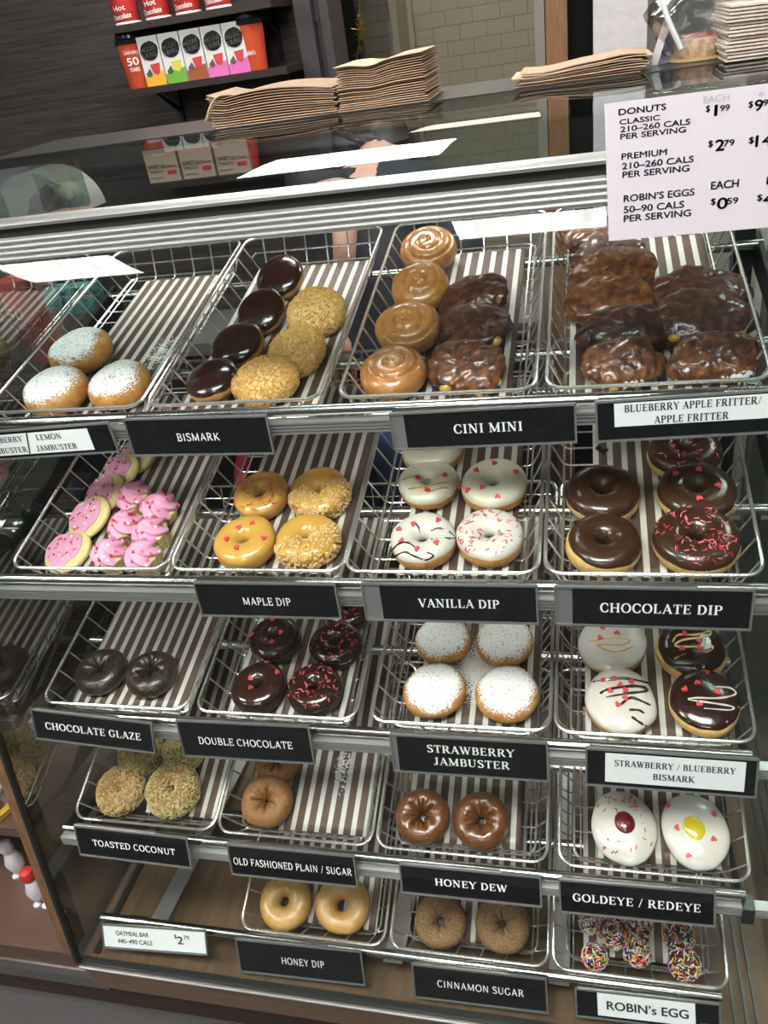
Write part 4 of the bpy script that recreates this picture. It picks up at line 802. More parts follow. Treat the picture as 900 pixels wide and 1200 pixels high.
# second shelf: chocolate dip
gc = {'g': 'chocolate dip donuts'}
e, sp, B = ring_donut(1,3,802,532,86,'chocolate dip donut at the back right under the fritter sign', PALECRUST, CHOC, group=gc); sprinkles(e, B, 50, D, ns(), mats=(0,1))
e, sp, B = ring_donut(1,3,706,580,88,'plain chocolate dip donut at the back left', PALECRUST, CHOC, group=gc)
e, sp, B = ring_donut(1,3,816,579,92,'chocolate dip donut with four red hearts, middle right', PALECRUST, CHOC, group=gc); hearts(e, sp, B, D, ((791,555),(819,550),(842,569),(819,584)))
e, sp, B = ring_donut(1,3,707,639,90,'chocolate dip donut with bare dough showing at its left, front left', PALECRUST, CHOC, group=gc, low=18, tilt=22, tdir=math.radians(200), spin=0)
e, sp, B = ring_donut(1,3,815,635,101,'large chocolate dip donut crowded with red sprinkles, front right', PALECRUST, CHOC, group=gc, spin=0); sprinkles(e, B, 95, D, ns(), lambda x, y: (x-.012)**2+(y+.018)**2 < .018**2 or rnd.random() < .35, mats=(0,1,1))
o = tag(MB().tube([tuple(at_y(700,523,.10)+np.array([0,0,.004])), tuple(at_y(708,526,.10)), tuple(at_y(712,522,.10))], .004, 8).build('icing_crumb', DARKCHOC), 'fallen curl of chocolate icing on the striped paper', 'icing crumb'); o.matrix_world = Matrix.Translation((0,.035,-.024)) @ o.matrix_world
# third shelf
gz = {'g': 'chocolate glaze donuts', 'plain': True}
ring_donut(2,0,119,787,63,'glazed chocolate cake donut on the left of the pair', CHOCGLAZE, hf=.82, hole=.07, group=gz, crink=.005, p=2.1)
ring_donut(2,0,178,790,63,'glazed chocolate cake donut on the right of the pair, crinkled at its hole', CHOCGLAZE, hf=.82, hole=.07, group=gz, crink=.008, p=2.1)
gd = {'g': 'double chocolate donuts'}
e, sp, B = ring_donut(2,1,323,751,63,'double chocolate donut with hearts at the back left', CHOCCAKE, DARKCHOC, hf=.85, hole=.13, group=gd); hearts(e, sp, B, D, ((320,726),(296,743),(330,741),(319,752)))
e, sp, B = ring_donut(2,1,394,757,65,'double chocolate donut with sparse sprinkles in the middle right', CHOCCAKE, DARKCHOC, hf=.85, hole=.15, group=gd); sprinkles(e, B, 48, D, ns(), mats=(0,0,1))
e, sp, B = ring_donut(2,1,304,807,67,'double chocolate donut with hearts at the front left', CHOCCAKE, DARKCHOC, hf=.85, hole=.12, group=gd); hearts(e, sp, B, D, ((312,776),(325,788),(293,795),(294,806)))
e, sp, B = ring_donut(2,1,370,809,67,'double chocolate donut thick with red sprinkles at the front right', CHOCCAKE, DARKCHOC, hf=.85, hole=.14, group=gd); sprinkles(e, B, 62, D, ns(), mats=(0,1))
e, sp, B = ring_donut(2,1,409,716,58,'double chocolate donut at the back, peeking out between two signs', CHOCCAKE, DARKCHOC, hf=.85, hole=.14, group=gd); sprinkles(e, B, 40, D, ns(), mats=(0,1))
for px, py, w_, lb in ((519,751,67,'powdered strawberry jam donut at the back left of four'),(591,752,71,'powdered strawberry jam donut at the back right of four'),(510,809,75,'powdered strawberry jam donut at the front left of four'),(594,813,76,'powdered strawberry jam donut at the front right with a bare spot')):
    e, sp, B = puff_donut(2,2,px,py,w_,lb,YCRUST,hf=.85,group='powdered strawberry jam donuts',name='jam_donut',p=2.3); dusting(e, B, 2, SUGARTHICK, ns())
gb = 'iced oval donuts'
e, sp, B = puff_donut(2,3,717,757,79,'white iced oval donut with caramel zigzag at the back left',YCRUST,WHITEICE,hf=.75,group=gb,low=6,spin=0); drizzle(e, sp, B, D, [((690,752),(715,748),(738,750),(728,756),(700,756),(720,764),(742,758))], .0013, MAPLE); hearts(e, sp, B, D, ((703,748),(707,737),(723,742)))
e, sp, B = puff_donut(2,3,809,763,82,'chocolate iced oval donut with cream zigzag at the back right',PALECRUST,DARKCHOC,hf=.75,group=gb,low=20,spin=0); drizzle(e, sp, B, D, [((788,752),(795,744),(815,744),(832,740),(828,746),(800,750),(792,757),(815,758),(834,757),(830,764),(805,766),(790,772))], .0016, mat('cream_icing', (.72,.58,.27), .35)); hearts(e, sp, B, D, ((802,743),(819,751),(799,760),(820,760)))
e, sp, B = puff_donut(2,3,727,823,84,'white iced oval donut with black chocolate zigzag at the front left',YCRUST,WHITEICE,hf=.75,group=gb,low=6,ex=.97,ey=1.08,spin=0); drizzle(e, sp, B, D, [((695,799),(710,797),(733,795),(760,800)),((703,813),(713,808),(740,804),(756,806),(756,810),(733,813),(710,817)),((727,826),(740,818),(760,826),(763,829)),((737,832),(750,833),(762,843)),((740,840),(750,847),(758,851))], .0022, DARKCHOC); hearts(e, sp, B, D, ((707,797),(719,795),(740,799),(727,803),(715,810),(733,809),(724,826),(733,818)))
e, sp, B = puff_donut(2,3,825,824,85,'chocolate iced oval donut with white zigzag at the front right',PALECRUST,DARKCHOC,hf=.78,group=gb,low=14,ex=.98,ey=1.05,tilt=8,tdir=4.3,spin=0); drizzle(e, sp, B, D, [((838,805),(855,806),(862,813),(845,818),(815,818),(808,820),(835,824),(858,828),(855,832),(825,830))], .0014, WHITEICE); hearts(e, sp, B, D, ((817,800),(803,808),(840,811),(819,825),(829,788)))
# fourth shelf
for px, py, w_, m_, lb in ((142,926,62,COCO,'toasted coconut donut, golden, at the front left'),(203,926,69,COCODARK,'toasted coconut donut, greenish, at the front right'),(165,881,58,COCODARK,'toasted coconut donut at the back left under the CHOCOLATE GLAZE sign'),(216,879,54,COCODARK,'toasted coconut donut at the back right under the shelf rail')):
    e, sp, B = ring_donut(3,0,px,py,w_*.95,lb,PLAINCAKE,None,hf=.8,hole=.17,group={'g':'toasted coconut donuts'}); chunks(e, B, 1500, .0006, ns(), m_, .0016, name='coconut_flakes', flat=.5)
gp_ = {'g': 'plain old fashioned donuts', 'plain': True}
ring_donut(3,1,313,939,64,'old fashioned plain donut at the front with a crinkled star hole',PLAINCAKE,hf=.85,hole=.06,group=gp_,crink=.009,p=2.1)
ring_donut(3,1,326,893,54,'old fashioned plain donut at the back under the DOUBLE CHOCOLATE sign',PLAINCAKE,hf=.85,hole=.06,group=gp_,crink=.008,p=2.1)
gh = {'g': 'honey dew donuts', 'plain': True}
ring_donut(3,2,495,957,66,'dark shiny honey dew donut on the left of the pair',HONEYDEW,hf=.85,hole=.08,group=gh,crink=.009,p=2.1)
ring_donut(3,2,564,961,68,'dark shiny honey dew donut on the right of the pair',HONEYDEW,hf=.85,hole=.12,group=gh,crink=.006,p=2.1)
e, sp, B = puff_donut(3,3,731,971,79,'white iced oval donut with red jelly centre and red sprinkles',YCRUST,WHITEICE,hf=.62,group='iced donuts with filled centres',ex=.95,ey=1.10,low=2,spin=14)
sprinkles(e, B, 34, D, ns(), lambda x, y: x*x+y*y > .02**2, mats=(0,)); x, y, z = sp.local(732,964,B,D)
def blob(e, x, y, z, rx, ry, rz, m_, name, sd):
    TT, PP = np.meshgrid(np.linspace(0, 2*np.pi, 24, endpoint=False), np.linspace(-np.pi/2, np.pi/2, 14), indexing='ij'); Q = np.stack([rx*np.cos(PP)*np.cos(TT), ry*np.cos(PP)*np.sin(TT), rz*np.sin(PP)], -1); Q = Q*(1+.12*nz(Q, 110, sd)[...,None]); o = MB().grid(Q, True).build(name, m_, e); o.location = (x, y, z)
blob(e, x, y, z, .014, .016, .006, JELLY, 'jelly_centre', 5)
e, sp, B = puff_donut(3,3,814,975,81,'white iced oval donut with yellow custard centre and hearts',YCRUST,WHITEICE,hf=.62,group='iced donuts with filled centres',ex=.95,ey=1.08,low=2,spin=10)
x, y, z = sp.local(814,970,B,D); blob(e, x, y, z-.001, .0165, .0185, .005, LEMON, 'custard_centre', 9); hearts(e, sp, B, D, ((784,944),(836,954),(793,970),(836,983),(807,1002)))
# lowest shelf
gy = {'g': 'honey dip donuts', 'plain': True}
ring_donut(4,1,335,1057,65,'golden honey dip donut on the left of the pair',GLAZED,hf=.74,hole=.17,group=gy)
ring_donut(4,1,402,1061,66,'golden honey dip donut on the right, partly behind the sign above',GLAZED,hf=.74,hole=.17,group=gy)
gs = {'g': 'cinnamon sugar donuts', 'plain': True}
ring_donut(4,2,517,1079,63,'cinnamon sugar donut on the left of the pair',CINSUGAR,hf=.78,hole=.12,group=gs,crink=.004)
ring_donut(4,2,589,1083,66,'cinnamon sugar donut on the right of the pair',CINSUGAR,hf=.78,hole=.14,group=gs,crink=.004)
for px, py, w_, lb in ((692,1080,28,'sprinkle coated donut hole at the back left corner'),(720,1093,36,'sprinkle coated donut hole second from left in the back row, white and pink'),(750,1083,30,'sprinkle coated donut hole at the back, tucked under the sign'),(697,1121,30,'sprinkle coated donut hole at the front left'),(747,1116,32,'sprinkle coated donut hole at the front centre'),(795,1096,37,'sprinkle coated donut hole at the back right'),(802,1130,37,'sprinkle coated donut hole at the front right, the most colourful')):
    sp = Spot(4,3,px,py,w_,hfac=1.9); sd = ns(); B = Puff(sp.R*.95, sp.h*.97, 2.05, sd, .0008); e = thing('donut_hole', sp, lb, 'donut hole', 'sprinkled donut holes in the lowest basket'); body_mesh(B, 28, 16).build('dough', CHOCCAKE, e)
    g = np.random.default_rng(sd); mb = MB()
    for _ in range(230):
        v = g.normal(size=3); v /= np.linalg.norm(v); v[2] = abs(v[2])*1.3-.3; v /= np.linalg.norm(v); rod(mb, v*sp.R*.97, v, .0068, .00075, int(g.choice([0,1,2,2,2,3,4,5,6])), g)
    mb.build('rainbow_sprinkles', SPR, e)['kind'] = 'stuff'
# spilled sugar on the liners (thin patches lying on the paper)
def spill(r_, b, u0, u1, v0, v1, lb, m_=SPILL):
    A = np.array([[(u0+(u1-u0)*i/11, v0+(v1-v0)*j/11, -BD+.0052) for j in range(12)] for i in range(12)]); o = MB().grid(A).build('spilled_sugar', m_); o.matrix_world = tray_m(r_, b); ul = o.data.uv_layers.new(name='UVMap')
    for lp in o.data.loops:
        i, j = lp.vertex_index//12/11, lp.vertex_index % 12/11; ul.data[lp.index].uv = (i, 1.05*math.sin(math.pi*i)*math.sin(math.pi*j))
    tag(o, lb, 'sugar', kind='stuff')
spill(0,0,.15,.235,.10,.30,'powdered sugar spilled behind the jam donuts on the striped liner'); spill(2,2,.06,.235,.03,.22,'powdered sugar spilled around the four strawberry jam donuts', SUGAR); spill(3,1,.15,.21,.06,.20,'flaky sugar crumbs on the bare half of the old fashioned liner')
# ================================================================== TONGS IN THE SECOND SHELF BASKETS
REDPL = mat('red_silicone', (.55,.018,.022), .35)
def tongs(tip, up, label, ww):
    T_, U_ = np.array(tip), np.array(up); e = tag(empty('serving_tongs', T_), label, 'tongs')
    d = (U_-T_); L_ = np.linalg.norm(d); q = Vector(d).to_track_quat('Z', 'X'); e.rotation_mode = 'QUATERNION'; e.rotation_quaternion = q
    for s_, sg in ((1, 'a'), (-1, 'b')):
        prof = [(0,.001),(.3,.004),(.6,.005),(1,.003)]
        A = np.array([[(s_*(.004+.010*t*(1-t)), ww*(.25+.75*math.sin(math.pi*min(1, .12+.9*t)))*math.cos(a)*1.0, t*.055) if False else (s_*(.0035+.006*t)+.0028*math.sin(a), ww*(.35+.65*math.sin(math.pi*(.15+.7*t)))*math.cos(a), t*.055) for t in np.linspace(0,1,10)] for a in np.linspace(0, 2*math.pi, 12, endpoint=False)])
        m = MB().grid(A, True); m.f.append(tuple(i*10 for i in range(12))[::-1]); m.m.append(0); m.f.append(tuple(i*10+9 for i in range(12))); m.m.append(0); m.build('grip_tip', REDPL, e)
        MB().tube([(s_*.009,0,.05),(s_*.013,0,.10),(s_*.007,0,L_)], .0028, 8).build('arm', STEEL, e)
    MB().tube([(-.007,0,L_),(0,0,L_+.006),(.007,0,L_)], .003, 8).build('spring_end', STEEL, e)
p0 = at_y(280,568,.16); tongs(p0, p0+np.array([.012,.09,.085]), 'serving tongs with a red paddle tip by the maple dip donuts, left', .011)
p0 = at_y(424,536,.22); tongs(p0, p0+np.array([-.030,.07,.07]), 'serving tongs with a narrow red tip at the right of the maple dip basket', .008)
# ================================================================== PAPER BAGS STACKED ON TOP OF THE CASE
TOPZ = Z+.3118
def sheet_me(w_, d_, fn, th=.0011, n=16, m=5):
    A = np.zeros((n, m, 3))
    for i in range(n):
        for j in range(m): x, y = w_*(i/(n-1)-.5), d_*(j/(m-1)); A[i,j] = (x, y, fn(i/(n-1), j/(m-1)))
    B_ = A.copy(); B_[...,2] += th; mb = MB(); mb.grid(A); k = len(mb.v); mb.grid(B_)
    per = [(i,0) for i in range(n)]+[(n-1,j) for j in range(1,m)]+[(i,m-1) for i in range(n-2,-1,-1)]+[(0,j) for j in range(m-2,0,-1)]
    ix = [i*m+j for i, j in per]; mb.f += [(ix[a], ix[(a+1) % len(ix)], k+ix[(a+1) % len(ix)], k+ix[a]) for a in range(len(ix))]; mb.m += [0]*len(ix); return mb
KSH = [mat('kraft_bag_%s' % nm, c, .75, noise=(35, tuple(q*1.25 for q in c), .35, .65), bump=(120,.15,.001)) for nm, c in (('tan',(.34,.225,.14)),('sand',(.42,.30,.20)),('umber',(.26,.165,.10)))]
def stack(x0, x1, y0, dep, n, dz, fn, name, label, cat, group, mats=KSH, jx=.004, th=.0011, top=None, z0=None):
    for i in range(n):
        w_ = (x1-x0)*(1+rnd.uniform(-.02,.02)); a = rnd.uniform(-1,1)
        mb = sheet_me(w_, dep, lambda s, t, i=i: fn(s, t, i/max(1, n-1)), th)
        o = mb.build(name, (mats[rnd.randrange(len(mats))] if not (top and i == n-1) else top), None); o.location = ((x0+x1)/2+jx*a, y0+rnd.uniform(-.003,.003), (z0 or TOPZ)+i*dz); o.rotation_euler = (0,0,rnd.uniform(-.012,.012)); tag(o, label, cat, group)
xa, xb = at_y(246,145,.27)[0], at_y(396,125,.27)[0]
stack(xa+.006, xb, .265, .12, 13, .0026, lambda s, t, q: .016*max(0, math.sin(math.pi*(s*.95+.05)))*q*.6+.010*q*max(0, s-.6)*0-.0*t+(.010*max(0,(.12-s)/.12)*q), 'paper_bag', 'flat brown paper bag in the low curling stack on the left of the case top', 'paper bag', 'low curling stack of brown bags')
m = MB(); A = np.array([[(xa-.004+.034*s+.008*t, .262+.05*t, TOPZ+.012+.030*s-.006*t+.008*math.sin(3*s)) for t in np.linspace(0,1,5)] for s in np.linspace(0,1,8)])
o = m.grid(A).build('paper_bag', KRAFTPALE); so = o.modifiers.new('thick','SOLIDIFY'); so.thickness = .0012; tag(o, 'pale brown paper bag with folded back corner, left end of the curling stack', 'paper bag')
xc, xd = at_y(399,128,.27)[0], at_y(503,115,.27)[0]
stack(xc+.001, xd-.002, .265, .13, 21, .0027, lambda s, t, q: -.005*q*math.exp(-((s-.40)/.16)**2)+.004*q*s, 'paper_bag', 'flat brown paper bag in the tall neat stack on the middle of the case top', 'paper bag', 'tall neat stack of brown bags', jx=.002)
xe, xf = at_y(608,102,.28)[0], at_y(757,80,.28)[0]
stack(xe, xf, .27, .10, 8, .0022, lambda s, t, q: .008*q*math.exp(-((s-.85)/.2)**2)-.002*math.sin(9*s)*q, 'paper_bag', 'flat brown paper bag in the thin loose pile behind the price card', 'paper bag', 'thin loose pile of brown bags', jx=.007)
xg = at_y(850,68,.24)[0]
PULP = [mat('pale_pulp_card', (.52,.44,.36), .8, noise=(40,(.60,.52,.44),.4,.6))]
stack(xg, xg+.16, .24, .14, 16, .0034, lambda s, t, q: .006*q*(1-s), 'pulp_tray', 'pale pulp cup tray in the stack at the far right of the case top', 'cup tray', 'stacked pulp cup trays', PULP, .002, .0024)
# ---- clear plastic bag and a packed cake behind it at the right
CLEAR = glass_mat('crinkled_clear_plastic', (.72,.73,.73), .20, .14)
def crinkle(name, c, rx, ry, rz, seed, m_, label, cat, amp=.22):
    TT, PP = np.meshgrid(np.linspace(0, 2*np.pi, 40, endpoint=False), np.linspace(-np.pi/2, np.pi/2, 24), indexing='ij'); Q = np.stack([np.cos(PP)*np.cos(TT), np.cos(PP)*np.sin(TT), np.sin(PP)], -1)
    Q = Q*(1+amp*nz(Q, 3.2, seed)+amp*.5*np.abs(nz(Q, 8, seed+1)))[...,None]*np.array([rx, ry, rz]); e = tag(empty(name, c), label, cat); MB().grid(Q, True).build('film', m_, e); return e
pb = at_y(842,22,.36); e = crinkle('plastic_bag', pb+np.array([.012,0,.012]), .10, .05, .052, 21, CLEAR, 'crumpled clear plastic bag at the top right above the packed cake', 'plastic bag')
p1, p2, p3 = at_y(772,-8,.33)-pb, at_y(780,20,.32)-pb, at_y(797,58,.31)-pb
MB().tube(sline([p1-np.array([.01,0,.012]), p2-np.array([.01,0,.012]), p3-np.array([.01,0,.012])], 6), [.0035]*13, 6).build('bag_hem', mat('milky_plastic', (.55,.55,.57), .25), e)
cp = at_y(822,62,.33); e = tag(empty('packed_cake', (cp[0], .35, TOPZ)), 'small sprinkled cake in clear wrap beside the cup trays', 'cake')
MB().lathe([(0,.003),(.032,.003),(.036,.014),(.033,.024),(0,.027)], 28).build('cake', mat('pinkish_crumb_cake', (.30,.17,.12), .7, noise=(40,(.46,.33,.22),.4,.6)), e); MB().lathe([(0,0),(.041,0),(.042,.003),(0,.0032)], 28).build('board', mat('gold_board', (.55,.42,.18), .4), e)
e2 = MB(); [e2.tube([(.03*math.cos(a)*q, .03*math.sin(a)*q, .0268), (.03*math.cos(a)*q+.003, .03*math.sin(a)*q+.002, .027)], .0008, 5) for a, q in [(rnd.random()*6.28, rnd.random()) for _ in range(60)]]; e2.build('sprinkles', REDSPR, e)['kind'] = 'stuff'
s0, s1 = at_y(766,82,.31), at_y(782,28,.31)
tag(MB().prism([(s0[0]-.004,TOPZ),(s0[0]+.006,TOPZ),(s1[0]+.006,s1[2]),(s1[0]-.002,s1[2]+.004)], 'y', .33, .336).build('paper_strap', WHITEWALL, None, False), 'white paper strap slanting up beside the clear plastic bag', 'strap')
s0, s1 = at_y(774,80,.33), at_y(784,36,.33)
tag(MB().prism([(s0[0],TOPZ),(s0[0]+.013,TOPZ),(s1[0]+.009,s1[2]),(s1[0]-.001,s1[2])], 'y', .345, .349).build('card_divider', mat('violet_grey_card', (.20,.18,.27), .5), None, False), 'violet grey card standing next to the white paper strap', 'card')
# ================================================================== SHELVES ON THE DARK WALL
YW = 1.70
def wall_shelf(xl, xr, zt, dep, label, br=True):
    e = tag(empty('wall_shelf', (xl, YW-dep, zt)), label, 'shelf', 'dark shelves on the wall'); W_ = xr-xl
    MB().box(0,0,-.018,W_,dep,0).build('board', SHELFWOOD, e, False)
    for x in (.05, W_-.07):
        if br: MB().box(x,.05,-.022,x+.022,dep,-.018).prism([(dep-.012,-.018),(dep,-.018),(dep,-.15),(dep-.012,-.15)], 'x', x+.004, x+.018).prism([(.06,-.022),(.072,-.022),(dep-.006,-.075),(dep-.006,-.09)], 'x', x+.007, x+.014).build('bracket', BLACK, e, False)
    return e
SH2 = Z+.340; a, b = at_y(148,103,1.50), at_y(336,81,1.50); SH2 = (a[2]+b[2])/2
wall_shelf(a[0], b[0], SH2, .20, 'lower dark wooden shelf with tea cartons and orange tumblers')
a1, b1 = at_y(121,28,1.50), at_y(317,4,1.50); SH1 = (a1[2]+b1[2])/2
wall_shelf(a1[0], b1[0], SH1, .20, 'upper dark wooden shelf with a row of red tins')
ca = at_y(176,213,1.56); wall_shelf(ca[0]-.02, at_y(330,195,1.56)[0], Z+.070, .16, 'lowest dark ledge with three brown cartons', False)
ORANGE = mat('orange_red_tumbler', (.62,.085,.030), .35); REDTIN = mat('red_tin', (.50,.035,.030), .4); LID = mat('glossy_black_lid', (.012,.012,.013), .12)
def tumbler(px, pw, label, txt):
    c = at_y(px, 95, 1.545); r0 = pw/2*np.dot(c-CAM, FW)/FPX; e = tag(empty('tumbler', (c[0], 1.545+.01, SH2)), label, 'tumbler', 'orange tumblers on the lower wall shelf'); h = .112
    MB().lathe([(0,0),(r0*.80,0),(r0*.84,.006),(r0*1.02,h),(r0*.9,h)], 28).build('cup', ORANGE, e); MB().lathe([(r0*1.02,h),(r0*1.12,h+.002),(r0*1.12,h+.012),(r0*1.0,h+.016),(r0*.95,h+.030),(0,h+.031)], 28).build('lid', LID, e)
    m = MB(); 
    for t, x, z, cpp, wd in txt:
        mm = MB(); font_add(mm, t, cpp, 0, z, 0, wd, .012, 'c')
        rr = r0*1.0+.0012; base = len(m.v); m.v += [(rr*math.sin((v[0]+x)/rr), -rr*math.cos((v[0]+x)/rr), v[2]) for v in mm.v]; m.f += [tuple(i+base for i in f) for f in mm.f]; m.m += mm.m
    if txt: m.build('lettering', WHITE_PRINT, e, False)
tumbler(163, 33, 'orange travel tumbler printed 50 YEARS at the left end of the tea cartons', [('Celebrating',.012,.088,.010,.044),('50',.012,.060,.019,.034),('YEARS',.012,.044,.010,.030)])
tumbler(303, 31, 'orange travel tumbler at the right end of the tea cartons', [('Robin’s',0,.040,.012,.032)])
BOXC = [(.80,.42,.03),(.16,.40,.05),(.33,.09,.035),(.72,.16,.45),(.72,.14,.48)]; BOXN = ['yellow based','green based','brown based','pink based left','pink based right']
for i in range(5):
    xl, xr = at_y(173+24.2*i,100-4.2*i,1.52)[0], at_y(173+24.2*(i+1)-1.6,100-4.2*(i+1),1.52)[0]; W_ = xr-xl; H = .125
    nm = ['yellow','green','brown','pink','pink'][i]; lb = 'white tea carton with a %s lower band, %s' % (nm, ['first beside the left tumbler','second from the left','in the middle of five','second from the right','beside the right tumbler'][i])
    e = tag(empty('tea_carton', (xl, 1.52, SH2)), lb, 'tea box', 'tea cartons on the lower wall shelf'); MB().box(0,0,0,W_,.07,H).build('box', mat('white_carton', (.72,.71,.70), .5), e, False)
    MB().prism([(0,0),(W_,0),(W_,H*.30),(W_*.5,H*.25),(0,H*.20)], 'y', -.0008, .0).build('colour_band', mat('%s_band' % BOXN[i].replace(' ','_'), BOXC[i], .5), e, False)
    q = [(W_*(.5+.44*math.cos(t)*(1 if not .2 < t < 1.4 else 1.08)), H*(.70+.19*math.sin(t)*(1 if not .2 < t < 1.4 else 1.1))) for t in np.linspace(0, 2*np.pi, 28, endpoint=False)]
    lf = MB().prism(q, 'y', -.001, 0).build('leaf_badge', BLACK, e, False); m = MB(); font_add(m, 'HIGGINS', .0115, W_*.5, H*.70, -.0016, W_*.74, .007, 'c', .12); font_add(m, '& BURKE', .0115, W_*.5, H*.585, -.0016, W_*.74, .007, 'c', .12); m.build('lettering', WHITE_PRINT, lf, False)
    c0 = (W_*.62, H*.34); MB().prism([(c0[0]-W_*.24,c0[1]+.012),(c0[0]+W_*.26,c0[1]+.014),(c0[0]+W_*.18,c0[1]-.010),(c0[0]+.004,c0[1]-.016),(c0[0]-W_*.16,c0[1]-.010)], 'y', -.0014, -.0006).build('cup_picture', mat('picture_%s' % i, (.60,.05,.06) if i != 1 else (.65,.62,.05), .5), e, False)
    MB().prism([(W_*.10,H*.26),(W_*.32,H*.36),(W_*.42,H*.24),(W_*.30,H*.19),(W_*.14,H*.20)], 'y', -.0014, -.0006).build('leaf_picture', mat('leafpic_%s' % i, (.05,.12,.04) if i < 2 else (.16,.07,.05), .5), e, False)
for i in range(4):
    c = at_y(151+35.5*i, 38-4.6*i, 1.54); r0 = 16.5*np.dot(c-CAM, FW)/FPX; e = tag(empty('red_tin', (c[0], 1.555, SH1)), 'red tin with white script, %s on the upper wall shelf' % ['leftmost','second from left','third from left','rightmost'][i], 'tin', 'red tins on the upper wall shelf')
    MB().lathe([(0,0),(r0*.86,0),(r0*.9,.004),(r0,.10),(r0,.11),(0,.112)], 28).build('body', REDTIN, e); MB().lathe([(r0*.88,.0),(r0*.93,.001),(r0*.93,.005),(r0*.9,.006)], 28).build('white_foot', WHITE_PRINT, e)
    m = MB()
    for t, z in (('Hot',.034),('Chocolate',.014)):
        mm = MB(); font_add(mm, t, .013, 0, z, 0, r0*(1.5 if t != 'Hot' else .9), .01, 'c', .06); rr = r0*.97; base = len(m.v); m.v += [(rr*math.sin(v[0]/rr), -rr*math.cos(v[0]/rr), v[2]) for v in mm.v]; m.f += [tuple(j+base for j in f) for f in mm.f]; m.m += mm.m
    m.build('lettering', WHITE_PRINT, e, False)
for i in range(3):
    x0 = ca[0]+.118*i; e = tag(empty('brown_carton', (x0, 1.56, Z+.070)), 'kraft brown carton with small print, %s on the ledge behind the case' % ['left of three','middle of three','right of three'][i], 'carton', 'kraft cartons on the ledge')
    MB().box(0,0,0,.108,.07,.128).build('box', KRAFTCARD, e, False); m = MB(); font_add(m, 'SWEET LIL', .011, .006, .040, -.001, .058, .01); font_add(m, 'TREATS', .008, .006, .027, -.001, .050, .01); m.box(.006,-.0012,.012,.05,-.0006,.014); m.build('lettering', DARKPRINT, e, False)
    m = MB(); font_add(m, 'Donuts', .010, .066, .040, -.001, .036, .01); m.box(.068,-.0012,.020,.098,-.0006,.032); m.build('red_print', REDTIN, e, False)
p = at_y(288,196,1.58); e = tag(empty('red_cup', (p[0]+.01, 1.60, Z+.070)), 'red paper cup beside the kraft cartons on the ledge', 'cup'); MB().lathe([(0,0),(.026,0),(.034,.085),(.031,.085),(.024,.004),(0,.004)], 24).build('cup', REDTIN, e); MB().tube([(-.016,-.0335,.05),(-.006,-.0355,.058),(.006,-.0355,.05),(.014,-.0345,.058)], .002, 6).build('white_mark', WHITE_PRINT, e)
# gold tinsel hanging in the dark doorway gap
GOLD = mat('gold_tinsel', (.62,.44,.10), .3, .8); g = np.random.default_rng(3); yt = 2.35; e = tag(empty('tinsel_garland', at_y(420,-5,yt)), 'gold tinsel string hanging in the dark doorway with a star bow', 'garland'); o0 = at_y(420,-5,yt)
ln = [at_y(*q, yt)-o0 for q in ((420,-5),(421,20),(423,35),(420,55),(417,82))]; sp_ = sline(ln, 10); MB().tube(sp_, .0018, 5).build('string', GOLD, e)
m = MB(); c = at_y(423,36,yt)-o0
for k in range(9): a = k*.7; m.tube([c, c+np.array([.035*math.cos(a), -.01*math.sin(3*a), .035*math.sin(a)])], [.004,.0008], 5)
m.build('bow', GOLD, e); m = MB()
for k in range(150): q = sp_[int(g.integers(0, len(sp_)))]; m.tube([q, q+g.normal(size=3)*np.array([.008,.006,.008])], .0005, 4)
m.build('tinsel', GOLD, e)['kind'] = 'stuff'
p = at_y(462,75,3.25); tag(MB().prism([(p[0]-.012,p[2]-.05),(p[0]+.020,p[2]-.05),(p[0]+.016,p[2]+.17),(p[0]-.006,p[2]+.18)], 'y', 3.24, 3.26).build('wall_guard', WHITEWALL, None, False), 'white plastic corner guard on the beige hallway wall', 'corner guard')
# back counter behind the case, dark
e = tag(empty('back_counter', (-.9, 1.35, 0)), 'dark counter along the back wall behind the case', 'counter')
MB().box(0,.02,0,1.55,.34,.86).build('cabinet', COUNTER, e, False); MB().box(-.02,0,.86,1.57,.345,.90).build('worktop', mat('grey_worktop', (.10,.095,.09), .35), e, False)
for k in range(3): d_ = MB().box(.02+k*.51,.005,.08,.50+k*.51,.02,.84).build('door', COUNTER, e, False); MB().tube([(.44+k*.51,-.012,.62),(.44+k*.51,-.012,.76)], .005, 8).build('handle', STEEL, d_)
# ================================================================== WORKER BENDING BEHIND THE CASE
SKIN = mat('skin', (.56,.30,.225), .5, sss=.1); SHIRT = mat('black_navy_shirt', (.010,.011,.016), .8, bump=(20,.3,.004), stretch=(1,1,1)); JEANS = mat('blue_denim', (.035,.075,.19), .8, noise=(30,(.055,.11,.26),.35,.65), bump=(90,.3,.002), stretch=(1,1,1)); HAIR = mat('dark_brown_hair', (.02,.012,.008), .5)
def skin(name, verts, edges, rad, m_, parent, root=0, sub=2):
    me = bpy.data.meshes.new(name); me.from_pydata([tuple(map(float, v)) for v in verts], edges, []); me.materials.append(m_); o = bpy.data.objects.new(name, me); link(o, parent)
    md = o.modifiers.new('skin', 'SKIN'); md.use_smooth_shade = True
    for i, r_ in enumerate(rad):
        sv = me.skin_vertices[0].data[i]; sv.radius = r_ if hasattr(r_, '__len__') else (r_, r_); sv.use_root = (i == root)
    o.modifiers.new('sub', 'SUBSURF').levels = sub; o.modifiers['sub'].render_levels = sub
    for p_ in me.polygons: p_.use_smooth = True
    return o
wx, wy = .27, .86
person = tag(empty('person', (wx, wy, 0)), 'person in a dark shirt and blue jeans bending over behind the case', 'person')
def P_(x, y, z): return (x, y, Z+z)
